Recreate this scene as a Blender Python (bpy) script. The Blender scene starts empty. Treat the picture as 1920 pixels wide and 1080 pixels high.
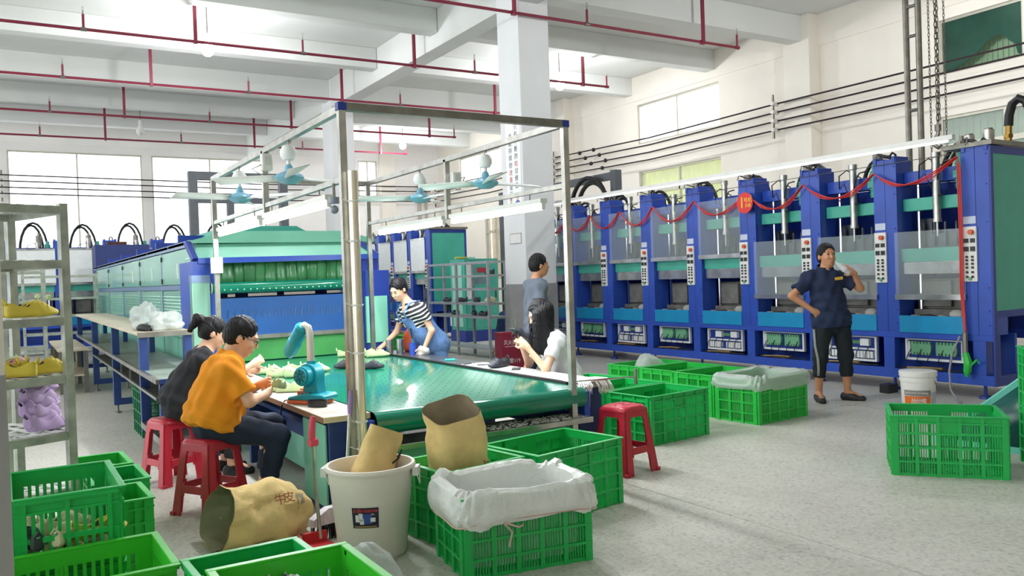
import bpy, bmesh, math, random
import numpy as np
from mathutils import Vector, Matrix, Euler, Quaternion
random.seed(7)
R = math.radians
scene = bpy.context.scene
col = scene.collection

# ---------------------------------------------------------------- camera
cam_d = bpy.data.cameras.new('camera')
cam_d.sensor_width = 36.0
cam_d.lens = 1569.0 / 1920.0 * 36.0
cam_d.clip_end = 300
cam = bpy.data.objects.new('camera', cam_d)
col.objects.link(cam)
cx = Vector((0.85471543, -0.51795317, -0.03443922))
cd = Vector((-0.03696067, 0.00545285, -0.99930184))
cf = Vector((0.51777934, 0.8553916, -0.01448326))
m = Matrix((cx, -cd, -cf)).transposed().to_4x4()
m.translation = (0, 0, 1.5)
cam.matrix_world = m
scene.camera = cam

# ---------------------------------------------------------------- world, exposure
scene.view_settings.view_transform = 'Standard'
scene.view_settings.look = 'None'
scene.view_settings.gamma = 1.0
scene.view_settings.use_curve_mapping = False
scene.view_settings.exposure = 0.5
w = bpy.data.worlds.new('sky'); scene.world = w; w.use_nodes = True
bg = w.node_tree.nodes['Background']
bg.inputs[0].default_value = (0.93, 0.97, 1.0, 1)
bg.inputs[1].default_value = 2.4
BULB_W = 190.0
TUBE_W = 24.0

# ---------------------------------------------------------------- materials
def srgb(h):
    c = [int(h[i:i+2], 16) / 255 for i in (0, 2, 4)]
    return tuple(x / 12.92 if x <= .04045 else ((x + .055) / 1.055) ** 2.4 for x in c)
MATS = {}
def mat(name, hexc, rough=.5, metal=0., var=.12, scale=6., bump=0., bscale=60., alpha=1., trans=0., emit=0., spec=.5, sub=0.):
    """principled material whose colour is gently mottled by object-space noise"""
    if name in MATS: return MATS[name]
    mt = bpy.data.materials.new(name); mt.use_nodes = True
    nt = mt.node_tree; b = nt.nodes['Principled BSDF']
    c = srgb(hexc)
    b.inputs['Base Color'].default_value = (*c, 1)
    b.inputs['Roughness'].default_value = rough
    b.inputs['Metallic'].default_value = metal
    b.inputs['Specular IOR Level'].default_value = spec
    if alpha < 1: b.inputs['Alpha'].default_value = alpha
    if trans: b.inputs['Transmission Weight'].default_value = trans
    if sub:
        b.inputs['Subsurface Weight'].default_value = sub
        b.inputs['Subsurface Radius'].default_value = (.012, .006, .004)
    if emit:
        b.inputs['Emission Color'].default_value = (*c, 1)
        b.inputs['Emission Strength'].default_value = emit
    tc = None
    if var:
        tc = nt.nodes.new('ShaderNodeTexCoord')
        n = nt.nodes.new('ShaderNodeTexNoise'); n.inputs['Scale'].default_value = scale; n.inputs['Detail'].default_value = 5
        nt.links.new(tc.outputs['Object'], n.inputs['Vector'])
        r = nt.nodes.new('ShaderNodeValToRGB')
        r.color_ramp.elements[0].position = .3; r.color_ramp.elements[1].position = .7
        r.color_ramp.elements[0].color = tuple(x * (1 - var) for x in c) + (1,)
        r.color_ramp.elements[1].color = tuple(min(1, x * (1 + var * .5)) for x in c) + (1,)
        nt.links.new(n.outputs['Fac'], r.inputs['Fac'])
        nt.links.new(r.outputs['Color'], b.inputs['Base Color'])
    if bump:
        tc = tc or nt.nodes.new('ShaderNodeTexCoord')
        n2 = nt.nodes.new('ShaderNodeTexNoise'); n2.inputs['Scale'].default_value = bscale; n2.inputs['Detail'].default_value = 4
        nt.links.new(tc.outputs['Object'], n2.inputs['Vector'])
        bp = nt.nodes.new('ShaderNodeBump'); bp.inputs['Strength'].default_value = bump; bp.inputs['Distance'].default_value = .02
        nt.links.new(n2.outputs['Fac'], bp.inputs['Height']); nt.links.new(bp.outputs['Normal'], b.inputs['Normal'])
    MATS[name] = mt
    return mt

def floor_material():
    mt = bpy.data.materials.new('terrazzo'); mt.use_nodes = True
    nt = mt.node_tree; b = nt.nodes['Principled BSDF']; L = nt.links
    tc = nt.nodes.new('ShaderNodeTexCoord')
    v = nt.nodes.new('ShaderNodeTexVoronoi'); v.inputs['Scale'].default_value = 55
    L.new(tc.outputs['Object'], v.inputs['Vector'])
    r = nt.nodes.new('ShaderNodeValToRGB')
    e = r.color_ramp.elements
    e[0].position = 0; e[0].color = (*srgb('b0aea6'), 1)
    e[1].position = 1; e[1].color = (*srgb('d9d7ce'), 1)
    a = e.new(.35); a.color = (*srgb('cbc8bf'), 1)
    L.new(v.outputs['Color'], r.inputs['Fac'])
    n = nt.nodes.new('ShaderNodeTexNoise'); n.inputs['Scale'].default_value = 1.3; n.inputs['Detail'].default_value = 7
    L.new(tc.outputs['Object'], n.inputs['Vector'])
    r2 = nt.nodes.new('ShaderNodeValToRGB')
    r2.color_ramp.elements[0].position = .3; r2.color_ramp.elements[0].color = (.87, .865, .85, 1)
    r2.color_ramp.elements[1].position = .65; r2.color_ramp.elements[1].color = (1, 1, 1, 1)
    L.new(n.outputs['Fac'], r2.inputs['Fac'])
    mx = nt.nodes.new('ShaderNodeMix'); mx.data_type = 'RGBA'; mx.blend_type = 'MULTIPLY'; mx.inputs['Factor'].default_value = 1
    L.new(r.outputs['Color'], mx.inputs['A']); L.new(r2.outputs['Color'], mx.inputs['B'])
    L.new(mx.outputs['Result'], b.inputs['Base Color'])
    b.inputs['Roughness'].default_value = .42
    return mt

# ---------------------------------------------------------------- mesh builder
def frames(pts):
    pts = [Vector(p) for p in pts]
    out = []; up = None
    for i, p in enumerate(pts):
        t = (pts[min(i + 1, len(pts) - 1)] - pts[max(i - 1, 0)]).normalized()
        if up is None: up = Vector((0, 0, 1)) if abs(t.z) < .9 else Vector((1, 0, 0))
        a = t.cross(up)
        if a.length < 1e-5: a = t.cross(Vector((0, 1, 0)))
        a.normalize(); up = a.cross(t).normalized()
        out.append((p, a, up))
    return out

class MB:
    def __init__(s): s.v = []; s.f = []; s.mi = []; s.cur = 0
    def add(s, vs, fs):
        o = len(s.v); s.v += [tuple(p) for p in vs]
        s.f += [tuple(i + o for i in f) for f in fs]; s.mi += [s.cur] * len(fs)
        return s
    def box(s, x0, y0, z0, x1, y1, z1):
        e = (len(s.v)//8 % 9)*.00009      # keeps touching faces from coinciding
        x0 -= e; y0 -= e; z0 -= e; x1 += e; y1 += e; z1 += e
        return s.add([(x0,y0,z0),(x1,y0,z0),(x1,y1,z0),(x0,y1,z0),(x0,y0,z1),(x1,y0,z1),(x1,y1,z1),(x0,y1,z1)],
            [(3,2,1,0),(4,5,6,7),(0,1,5,4),(1,2,6,5),(2,3,7,6),(3,0,4,7)])
    def cbox(s, c, d): return s.box(c[0]-d[0]/2, c[1]-d[1]/2, c[2]-d[2]/2, c[0]+d[0]/2, c[1]+d[1]/2, c[2]+d[2]/2)
    def rbox(s, c, d, rot):
        M_ = Euler(rot).to_matrix(); c = Vector(c); vs = []
        for z in (-1, 1):
            for x, y in ((-1,-1),(1,-1),(1,1),(-1,1)):
                vs.append(c + M_ @ Vector((x*d[0]/2, y*d[1]/2, z*d[2]/2)))
        return s.add(vs, [(3,2,1,0),(4,5,6,7),(0,1,5,4),(1,2,6,5),(2,3,7,6),(3,0,4,7)])
    def bar(s, p, q, w, h):
        """rectangular bar from p to q: w sideways, h upwards"""
        p = Vector(p); q = Vector(q); t = (q - p).normalized()
        up = Vector((0,0,1)) if abs(t.z) < .95 else Vector((0,1,0))
        a = t.cross(up).normalized() * w / 2; b = a.cross(t).normalized() * h / 2
        vs = [o + i + j for o in (p, q) for i, j in ((-a,-b),(a,-b),(a,b),(-a,b))]
        return s.add(vs, [(3,2,1,0),(4,5,6,7),(0,1,5,4),(1,2,6,5),(2,3,7,6),(3,0,4,7)])
    def cyl(s, p, q, r, r2=None, n=12, caps=True):
        r2 = r if r2 is None else r2
        fr = frames([p, q]); vs = []
        for (c, a, b), rr in zip(fr, (r, r2)):
            vs += [c + a * rr * math.cos(k*2*math.pi/n) + b * rr * math.sin(k*2*math.pi/n) for k in range(n)]
        fs = [(k, (k+1) % n, n + (k+1) % n, n + k) for k in range(n)]
        if caps: fs += [tuple(range(n-1, -1, -1)), tuple(range(n, 2*n))]
        return s.add(vs, fs)
    def tube(s, pts, r, n=8, caps=True, flat=1.0):
        fr = frames(pts); vs = []
        rs = r if isinstance(r, (list, tuple)) else [r] * len(pts)
        for (c, a, b), rr in zip(fr, rs):
            vs += [c + a * rr * math.cos(k*2*math.pi/n) + b * rr * flat * math.sin(k*2*math.pi/n) for k in range(n)]
        fs = []
        for i in range(len(pts) - 1):
            fs += [(i*n + k, i*n + (k+1) % n, (i+1)*n + (k+1) % n, (i+1)*n + k) for k in range(n)]
        if caps: fs += [tuple(range(n-1, -1, -1)), tuple(range((len(pts)-1)*n, len(pts)*n))]
        return s.add(vs, fs)
    def lathe(s, prof, c=(0,0,0), n=24, sx=1., sy=1.):
        vs = []
        for r, z in prof:
            vs += [(c[0] + sx*r*math.cos(k*2*math.pi/n), c[1] + sy*r*math.sin(k*2*math.pi/n), c[2] + z) for k in range(n)]
        fs = []
        for i in range(len(prof) - 1):
            fs += [(i*n + k, i*n + (k+1) % n, (i+1)*n + (k+1) % n, (i+1)*n + k) for k in range(n)]
        return s.add(vs, fs)
    def sphere(s, c, r, nu=14, nv=9):
        r = (r, r, r) if not isinstance(r, (tuple, list)) else r
        vs = [(c[0], c[1], c[2] - r[2])]
        for j in range(1, nv):
            t = -math.pi/2 + math.pi*j/nv
            vs += [(c[0]+r[0]*math.cos(t)*math.cos(2*math.pi*k/nu), c[1]+r[1]*math.cos(t)*math.sin(2*math.pi*k/nu), c[2]+r[2]*math.sin(t)) for k in range(nu)]
        vs.append((c[0], c[1], c[2] + r[2]))
        fs = [(0, 1+(k+1) % nu, 1+k) for k in range(nu)]
        for j in range(nv-2):
            fs += [(1+j*nu+k, 1+j*nu+(k+1) % nu, 1+(j+1)*nu+(k+1) % nu, 1+(j+1)*nu+k) for k in range(nu)]
        e = len(vs)-1; b = 1+(nv-2)*nu
        fs += [(b+k, b+(k+1) % nu, e) for k in range(nu)]
        return s.add(vs, fs)
    def prism(s, poly, h0, h1, ax='z'):
        """extrude a 2D polygon along an axis: x -> (y,z) polygon, y -> (x,z), z -> (x,y)"""
        P = {'z': lambda a, b, h: (a, b, h), 'x': lambda a, b, h: (h, a, b), 'y': lambda a, b, h: (a, h, b)}[ax]
        n = len(poly)
        vs = [P(a, b, h0) for a, b in poly] + [P(a, b, h1) for a, b in poly]
        return s.add(vs, [tuple(range(n-1,-1,-1)), tuple(range(n, 2*n))] + [(k, (k+1) % n, n+(k+1) % n, n+k) for k in range(n)])
    def grid(s, fn, nu, nv, closed=False):
        vs = [fn(i/nu, j/nv) for j in range(nv+1) for i in range(nu + (0 if closed else 1))]
        w = nu if closed else nu+1
        fs = [(j*w+i, j*w+(i+1) % w, (j+1)*w+(i+1) % w, (j+1)*w+i) for j in range(nv) for i in range(nu)]
        return s.add(vs, fs)
    def quad(s, a, b, c, d): return s.add([a,b,c,d], [(0,1,2,3)])
    def build(s, name, mt, parent=None, bevel=0., smooth=True, world=False, solid=0., sub=0):
        me = bpy.data.meshes.new(name)
        v = np.array(s.v, dtype=np.float64)
        org = Vector((0, 0, 0))
        if parent is not None and world:
            p = parent
            while p is not None: org += p.location; p = p.parent
        elif parent is None and world:
            lo = v.min(0); hi = v.max(0)
            org = Vector(((lo[0]+hi[0])/2, (lo[1]+hi[1])/2, lo[2]))
        v = v - np.array(org)
        me.from_pydata(v.tolist(), [], s.f)
        ms = mt if isinstance(mt, (list, tuple)) else [mt]
        for q in ms: me.materials.append(q)
        if len(ms) > 1: me.polygons.foreach_set('material_index', s.mi)
        bm_ = bmesh.new(); bm_.from_mesh(me); bmesh.ops.recalc_face_normals(bm_, faces=bm_.faces); bm_.to_mesh(me); bm_.free()
        if smooth:
            me.shade_smooth()
            if smooth != 'all': me.set_sharp_from_angle(angle=R(35))
        o = bpy.data.objects.new(name, me); col.objects.link(o)
        if parent is not None: o.parent = parent
        elif world: o.location = org
        if solid:
            md = o.modifiers.new('solid', 'SOLIDIFY'); md.thickness = solid; md.offset = 0
        if sub:
            md = o.modifiers.new('sub', 'SUBSURF'); md.levels = md.render_levels = sub
        if bevel:
            md = o.modifiers.new('bevel', 'BEVEL'); md.width = bevel; md.segments = 2; md.limit_method = 'ANGLE'
        return o

def tag(o, label=None, cat=None, group=None, kind=None):
    if label: o['label'] = label
    if cat: o['category'] = cat
    if group: o['group'] = group
    if kind: o['kind'] = kind
    return o
def thing(name, label, cat, loc=(0,0,0), rz=0., group=None):
    o = bpy.data.objects.new(name, None); o.empty_display_size = .1
    col.objects.link(o); o.location = loc; o.rotation_euler = (0, 0, rz)
    return tag(o, label, cat, group)
KIDS = {}
def copy_tree(o, parent=None):
    c = o.copy(); col.objects.link(c)
    if parent is not None: c.parent = parent
    for ch in o.children: copy_tree(ch, c)
    return c
def struct(mb, name, mt, **k):
    o = mb.build(name, mt, **k); o['kind'] = 'structure'; return o
def text(name, body, size, mt, loc, rot, parent=None, extrude=.0008, align='CENTER', xs=1.0):
    """lettering as a plain mesh"""
    c = bpy.data.curves.new(name, 'FONT'); c.body = body; c.size = size; c.extrude = extrude
    c.align_x = align; c.align_y = 'CENTER'; c.resolution_u = 2
    t = bpy.data.objects.new(name, c); col.objects.link(t)
    bpy.context.view_layer.update()
    me = bpy.data.meshes.new_from_object(t.evaluated_get(bpy.context.evaluated_depsgraph_get()))
    bpy.data.objects.remove(t); me.materials.clear(); me.materials.append(mt); me.name = name
    o = bpy.data.objects.new(name, me); col.objects.link(o)
    o.location = loc; o.rotation_euler = rot; o.scale = (xs, 1, 1)
    if parent is not None: o.parent = parent
    return o
FACE_NX = (math.pi/2, 0, -math.pi/2)   # text that faces -X
FACE_NY = (math.pi/2, 0, 0)            # text that faces -Y

# ---------------------------------------------------------------- palette
WALL = mat('white_plaster', 'ece6da', .9, var=.08, scale=.7, bump=.15, bscale=25)
FARWALL = mat('beige_plaster', 'f5f2ee', .9, var=.08, scale=.5)
CEIL = mat('grey_white_plaster', 'dcdedb', .9, var=.05, scale=.6)
COLM = mat('column_paint', 'e6e7e8', .85, var=.05, scale=1.2)
WAINS = mat('grey_column_paint', '9a9a98', .85, var=.15, scale=3)
FLOOR = floor_material()
PIPE_RED = mat('dark_red_paint', '85243c', .45, var=.1)
STEEL = mat('brushed_steel', 'b9b8b2', .32, 1., var=.25, scale=9)
STEEL_D = mat('dull_steel', '8b8880', .45, .9, var=.25, scale=9)
CHROME = mat('chrome', 'd8d8d8', .12, 1., var=0)
BLACK = mat('black_rubber', '17181a', .55, var=.15)
BLACKP = mat('black_plastic', '202226', .4, var=.1)
WHITEP = mat('white_plastic', 'e9e8e4', .4, var=.05)
BLUE = mat('machine_blue_paint', '2b50b6', .36, var=.14, scale=2.5)
BLUE_D = mat('deep_blue_paint', '1d3a94', .42, var=.15, scale=3)
NAVY = mat('navy_bench_paint', '25407c', .45, var=.2, scale=5)
TEAL = mat('machine_teal_paint', '48b09c', .4, var=.1, scale=3)
CYAN = mat('cyan_paint', '0a8fc4', .4, var=.12, scale=3)
BELT = mat('green_belt', '0f7a60', .13, var=.1, scale=4, spec=.6)
OVENG = mat('polished_pale_green_sheet', 'a5dcc4', .16, .35, var=.12, scale=1.2)
MINT = mat('mint_panel_paint', '84cdb4', .35, var=.1, scale=2)
CRATE_G = mat('crate_green_plastic', '1cb857', .35, var=.12, scale=4)
CRATE_L = mat('bright_green_plastic', '2cc04a', .35, var=.12, scale=4)
CRATE_Y = mat('yellow_green_plastic', '3cc42e', .35, var=.12, scale=4)
CRATE_D = mat('dark_green_plastic', '14754a', .4, var=.12, scale=4)
STOOL_R = mat('red_stool_plastic', 'c2283c', .35, var=.12, scale=5)
TUBE_E = mat('lit_tube', 'ffffff', .4, var=0, emit=9.)
BULB_E = mat('lit_bulb', 'ffffff', .4, var=0, emit=25.)
GLASS = mat('window_glass', 'f2fbf6', .05, var=0, alpha=.18, spec=.5)
POLY = mat('clear_shield', 'e6f2f0', .08, var=0, alpha=.13, spec=.5)
ALU = mat('aluminium_window_frame', 'c9c6b8', .4, .6, var=.08)
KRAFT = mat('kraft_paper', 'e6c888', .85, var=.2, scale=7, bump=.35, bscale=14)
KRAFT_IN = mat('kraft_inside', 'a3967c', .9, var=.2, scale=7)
FILM = mat('milky_plastic_film', 'd6deda', .3, var=.06, alpha=.55, bump=.5, bscale=22)
# ---------------------------------------------------------------- setting
XW, YF = 15.55, 31.3       # planes of the window wall and of the far wall
CX0, CX1 = 7.75, 8.38      # column faces
XL, YN = -16.0, -7.0
ZC = 7.02
fl = struct(MB().box(XL, YN, -.2, XW+.25, YF+.25, -.012), 'floor', mat('joint_grout', '8f8c84', .8))
xs = [XL + i*(XW-XL)/8 for i in range(9)]; ys = [YN + i*(YF-YN)/9 for i in range(10)]
slab = MB().box(0, 0, -.03, xs[1]-xs[0]-.006, ys[1]-ys[0]-.006, 0).build('slab', FLOOR, fl)
for i in range(8):
    for j in range(9):
        c = slab if (i == 0 and j == 0) else slab.copy()
        if c is not slab: col.objects.link(c)
        c.location = (xs[i], ys[j], 0)
struct(MB().box(XL, YN, ZC, XW+.25, YF+.25, ZC+.2), 'ceiling', CEIL)

def wall_with_holes(name, mt, u0, u1, z0, z1, holes, place):
    """wall slab cut into boxes around rectangular holes (ua, ub, za, zb)"""
    us = sorted({u0, u1, *[h[0] for h in holes], *[h[1] for h in holes]})
    zs = sorted({z0, z1, *[h[2] for h in holes], *[h[3] for h in holes]})
    mb = MB()
    for a, b in zip(us, us[1:]):
        run = None
        for c, d in zip(zs, zs[1:]):
            um, zm = (a+b)/2, (c+d)/2
            if any(h[0] < um < h[1] and h[2] < zm < h[3] for h in holes):
                if run: place(mb, a, b, *run); run = None
            else: run = (run[0], d) if run else (c, d)
        if run: place(mb, a, b, *run)
    return struct(mb, name, mt)

# window wall on the right: upper and lower rows of windows
R_WIN = [(15.3, 18.5, 5.1, 6.22, 'white'), (15.3, 18.5, 2.2, 4.33, 'yellow'), (7.95, 9.52, 5.07, 6.12, 'dark'),
         (7.1, 9.55, 2.2, 4.27, 'green'), (26.1, 27.5, 1.4, 3.87, 'door'), (22.9, 25.2, 5.1, 6.2, 'white'), (26.2, 29.4, 5.1, 6.2, 'white'),
         (19.3, 20.9, 4.9, 5.9, 'none')]
R_WIN = R_WIN[:-1]
wall_with_holes('wall_right', WALL, YN, YF+.25, 0, ZC, [h[:4] for h in R_WIN], lambda mb, a, b, c, d: mb.box(XW, a, c, XW+.25, b, d))
F_WIN = [(-9.9, -5.0, 2.9, 6.1), (-4.7, -.1, 2.9, 6.1), (.2, 4.2, 2.9, 6.1), (4.5, 8.4, 2.9, 6.1), (12.05, 12.85, 4.6, 6.25)]
wall_with_holes('wall_far', FARWALL, XL, XW+.25, 0, ZC, F_WIN, lambda mb, a, b, c, d: mb.box(a, YF, c, b, YF+.25, d))
struct(MB().box(XL, YN-.25, 0, XW+.25, YN, ZC), 'wall_near_unseen', WALL)  # unseen wall, added behind the camera to dim light from there
# far upper band and wall crease bands
struct(MB().box(XW-.025, YN, 6.34, XW, YF, ZC), 'trim_1', WALL)
struct(MB().box(XL, YF-.025, 6.34, XW, YF, ZC), 'trim_2', FARWALL)

SHEET = {'yellow': mat('yellow_translucent_sheet', 'c9cf86', .5, var=.1, emit=.35), 'green': mat('grey_green_sheet', '7f9a7c', .5, var=.12, emit=.12),
         'dark': mat('dark_green_pane', '1f4a3c', .25, var=.3, scale=2), 'door': mat('brown_patterned_film', 'b09768', .5, var=.5, scale=14, emit=.2)}
def window(n, u0, u1, z0, z1, style, far=False):
    def P(mb, a, b, za, zb, d0, d1):
        if far: mb.box(a, YF+d0, za, b, YF+d1, zb)
        else: mb.box(XW+d0, a, za, XW+d1, b, zb)
    f = MB(); t = .05
    P(f, u0, u0+t, z0, z1, .05, .13); P(f, u1-t, u1, z0, z1, .05, .13); P(f, u0, u1, z0, z0+t, .05, .13); P(f, u0, u1, z1-t, z1, .05, .13)
    nm = 2 if style != 'dark' else 1
    o = struct(f, 'window_%d' % n, ALU)
    for k in range(1, nm):
        u = u0 + (u1-u0)*k/nm
        mm = MB(); P(mm, u-.025, u+.025, z0, z1, .05, .13); mm.build('mullion', ALU, o)
    if style in ('door', 'green', 'yellow'):
        mm = MB(); zm = z0 + (z1-z0)*.72; P(mm, u0, u1, zm-.05, zm+.05, .05, .13); mm.build('transom', ALU, o)
    for k in range(nm):
        a = u0 + (u1-u0)*k/nm + .03; b = u0 + (u1-u0)*(k+1)/nm - .03
        pn = MB()
        if style == 'dark':
            if k == 0:   # broken sheet with a jagged gap at its lower edge
                fr = [(1, .05), (.91, .1), (.885, .28), (.82, .36), (.765, .48), (.7, .52), (.62, .5), (.55, .42), (.46, .3), (.35, .2), (.26, .12), (.15, .05), (0, .05)]
                poly = [(u0, z1-.04), (u1, z1-.04)] + [(u1-(u1-u0)*(1-q), z0+dz) for q, dz in [(1-q_, z_) for q_, z_ in reversed(fr)]]
                pn.prism(poly, XW+.08, XW+.09, 'x')
            else: P(pn, a-.03, b, z0+.05, z1-.05, .08, .09)
            pn.build('pane', SHEET['dark'], o)
        else:
            P(pn, a, b, z0+.04, z1-.04, .085, .092); pn.build('pane', GLASS, o)
    if style in ('yellow', 'green', 'dark', 'door'):
        # corrugated sheet of the lean-to outside, behind the glass
        cs = MB(); nn = 24
        if style == 'door': P(cs, u0-.2, u1+.2, z0-.2, z1+.2, .4, .42)
        else:
            w_ = (u1-u0+.8)/nn
            for k in range(nn):
                y = u0-.4 + k*w_
                cs.box(XW+.42, y, z0-.5, XW+.43, y+w_*.8, z1+.6); cs.box(XW+.39, y+w_*.8, z0-.5, XW+.44, y+w_, z1+.6)
        c = cs.build('corrugated_sheet', SHEET['green' if style == 'dark' else style], o)
    return o
for i, h in enumerate(R_WIN): window(i+1, *h)
for i, h in enumerate(F_WIN): window(len(R_WIN)+i+1, *h, 'white', far=True)

# columns, pilasters
def column(name, x0, x1, y0, y1, wains=True):
    o = struct(MB().box(x0, y0, 0, x1, y1, ZC), name, COLM if wains else WALL, bevel=.012)
    if wains: 
        MB().box(x0-.006, y0-.006, 0, x1+.006, y1+.006, 1.35).build('wainscot', WAINS, o)
    return o
COLS = [(12.3, 13.02), (21.98, 22.75), (2.9, 3.55)]
column('column', CX0, CX1, 12.3, 13.02); column('column', CX0, CX1, 21.98, 22.75)
for y in (12.25, 21.6):
    column('pilaster', 15.2, XW, y, y+.72, False)
column('pilaster', 12.9, 13.5, YF-.3, YF, False)
# beams
def beam(x0, y0, z0, x1, y1): return struct(MB().box(x0, y0, z0, x1, y1, ZC), 'beam', CEIL, bevel=.01)
beam(CX0+.01, YN, 6.25, CX1-.2, YF)
for y in (6.1, 9.25, 12.45, 15.4, 18.65, 22.1, 25.3, 28.4, 3.0):
    zb = 6.45 if y in (12.45, 22.1, 3.0) else 6.53
    beam(XL, y, zb, CX0, y+.34); beam(CX1-.2, y, zb, XW, y+.34)
# drain pipe in the far corner
t = MB(); t.tube([(14.6, YF-.1, 0), (14.6, YF-.1, 5.3), (14.65, YF-.1, 5.42), (14.9, YF-.1, 5.42)], .07, 10); t.tube([(14.9, YF-.1, 0), (14.9, YF-.1, 5.3)], .05, 10)
o = struct(t, 'drain_pipe', mat('grey_pipe', 'b7b0a4', .5))

# slogan banner and small notice on the first column
bw = thing('slogan_banner', 'tall white banner with two columns of Chinese slogan on the square column', 'banner', (CX0-.004, 12.6, 2.6))
MB().box(CX0-.008, 12.36, 2.58, CX0-.002, 12.84, 4.22).build('banner_sheet', mat('banner_vinyl', 'fbfbfb', .5, var=0), bw, world=True)
MB().box(CX0-.0095, 12.36, 2.58, CX0-.008, 12.84, 2.66).build('banner_foot', mat('banner_purple', '7d78c8', .5, var=.1), bw, world=True)
INK = mat('banner_ink', '4a4a55', .6, var=0); INKR = mat('banner_red_ink', 'c8606a', .6, var=0)
for i, ch in enumerate('只有不断的检讨修正'):
    text('slogan_character', ch, .115, INKR if ch == '检' else INK, (-.006, -.1, 1.5-.128*i), FACE_NX, bw)
for i, ch in enumerate('才能持续的改善提升'):
    text('slogan_character', ch, .115, INKR if ch in '改善' else INK, (-.006, .09, 1.36-.128*i), FACE_NX, bw)
HR = mat('printed_hair', '8f8f93', .6, var=0); PU = mat('printed_purple', '6e6ab8', .6, var=0); SK = mat('printed_skin', 'ecc9b8', .6, var=0)
for (y, s_) in ((-.11, 1.), (.11, .85)):
    MB().prism([(y-.08*s_, .07), (y+.08*s_, .07), (y+.07*s_, .2*s_), (y, .24*s_), (y-.07*s_, .2*s_)], -.006, -.0075, 'x').build('printed_jacket', PU, bw)
    MB().cyl((-.006, y, .28*s_), (-.0085, y, .28*s_), .05*s_, n=14).build('printed_face', SK, bw)
    MB().cyl((-.006, y, .31*s_), (-.0095, y, .31*s_), .038*s_, n=14).build('printed_hair', HR, bw)
nt_ = thing('notice', 'small white notice sheet with a grey border stuck on the square column', 'notice', (CX0-.004, 12.6, 2.06))
MB().box(CX0-.008, 12.42, 2.06, CX0-.002, 12.8, 2.25).build('sheet', mat('grey_border', 'a5a5a5', .6), nt_, world=True)
MB().box(CX0-.01, 12.435, 2.075, CX0-.008, 12.785, 2.235).build('sheet_face', WHITEP, nt_, world=True)

# ---------------------------------------------------------------- fire sprinkler lines
SPR = [(12.21, 12.96, 'nearest the camera'), (16.13, 12.64, 'second from the camera'), (19.9, 12.5, 'third from the camera'), (23.85, 12.47, 'fourth from the camera'), (27.6, 12.44, 'farthest, by the far wall')]
PZ = 6.0
for k, (y, xe, d) in enumerate(SPR):
    t = thing('sprinkler_pipe', 'dark red sprinkler pipe under the ceiling, %s' % d, 'pipe', (0, y, PZ), group='sprinkler pipes under the ceiling')
    MB().tube([(XL, 0, 0), (xe, 0, 0)], .028, 8).build('main_pipe', PIPE_RED, t)
    h0 = (7.6, 7.53, 7.3, 7.2, 7.1)[k]
    for i in range(-4, 2):
        x = h0 + i*4.38
        if x > xe or x < -9: continue
        MB().bar((x, -.045, ZC-PZ if (CX0-.1 > x or x > CX1) else 6.25-PZ), (x, -.045, -.06), .06, .05).build('hanger', PIPE_RED, t)
        MB().cbox((x, 0, 0), (.05, .08, .08)).build('clamp', PIPE_RED, t)
    s0 = (9.17, 9.0, 8.88, 8.8, 8.7)[k]
    for i in range(-4, 2):
        x = s0 + i*3.84
        last = x > xe-.8
        if last: x = xe
        if x < -9: continue
        s = MB().tube([(x, 0, 0), (x, 0, .26)], .022, 8).build('riser', PIPE_RED, t)
        sb = MB().cyl((x, 0, .26), (x, 0, .33), .018, .012, 8); sb.cyl((x, 0, .38), (x, 0, .385), .022, n=8); sb.bar((x-.012, 0, .33), (x-.012, 0, .38), .005, .008); sb.bar((x+.012, 0, .33), (x+.012, 0, .38), .005, .008)
        sb.build('sprinkler_head', STEEL, s)
        MB().cyl((x-.05, 0, 0), (x+.05, 0, 0), .036, n=8).build('fitting', STEEL_D if not last else PIPE_RED, s)
        if last: break

# ---------------------------------------------------------------- pendant bulbs
def bulb(x, y, z, label, lit=True, cord=ZC):
    t = thing('pendant_bulb', label, 'lamp', (x, y, z), group='bulbs hanging from the ceiling')
    MB().tube([(0, 0, cord-z), (0, 0, .22)], .012, 6).build('stem', STEEL_D, t)
    MB().lathe([(0, .24), (.035, .24), (.045, .2), (.045, .1), (.03, .09)], n=12).build('socket', WHITEP, t)
    MB().lathe([(.03, .1), (.05, .06), (.1, -.02), (.12, -.09), (.1, -.16), (.05, -.2), (0, -.21)], n=16).build('bulb', BULB_E if lit else WHITEP, t)
    if lit:
        l = bpy.data.lights.new('bulb_light', 'POINT'); l.energy = BULB_W; l.color = (.96, .97, 1.); l.shadow_soft_size = .14
        lo = bpy.data.objects.new('bulb_light', l); col.objects.link(lo); lo.parent = t; lo.location = (0, 0, -.34)
bulb(3.56, 17.05, 6.2, 'brightly lit bulb on a stem above the oven tunnel, upper left of the picture')
bulb(11.9, 17.05, 6.25, 'brightly lit bulb on a stem right of the square column, above the blue presses')
bulb(11.9, 26.6, 6.2, 'lit bulb on a stem near the beige far wall, left of the banner')
bulb(3.56, 26.6, 6.2, 'distant ceiling bulb over the washed-out far wall', False)
bulb(3.56, 7.6, 6.2, 'bulb above the work table, out of the frame at the top')
bulb(11.9, 7.6, 6.2, 'bulb above the right aisle, out of the frame at the top')
bulb(-4.8, 7.6, 6.2, 'bulb above the left racks, out of the frame')
bulb(-4.8, 17.05, 6.2, 'bulb left of the oven tunnel, out of the frame')

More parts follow.
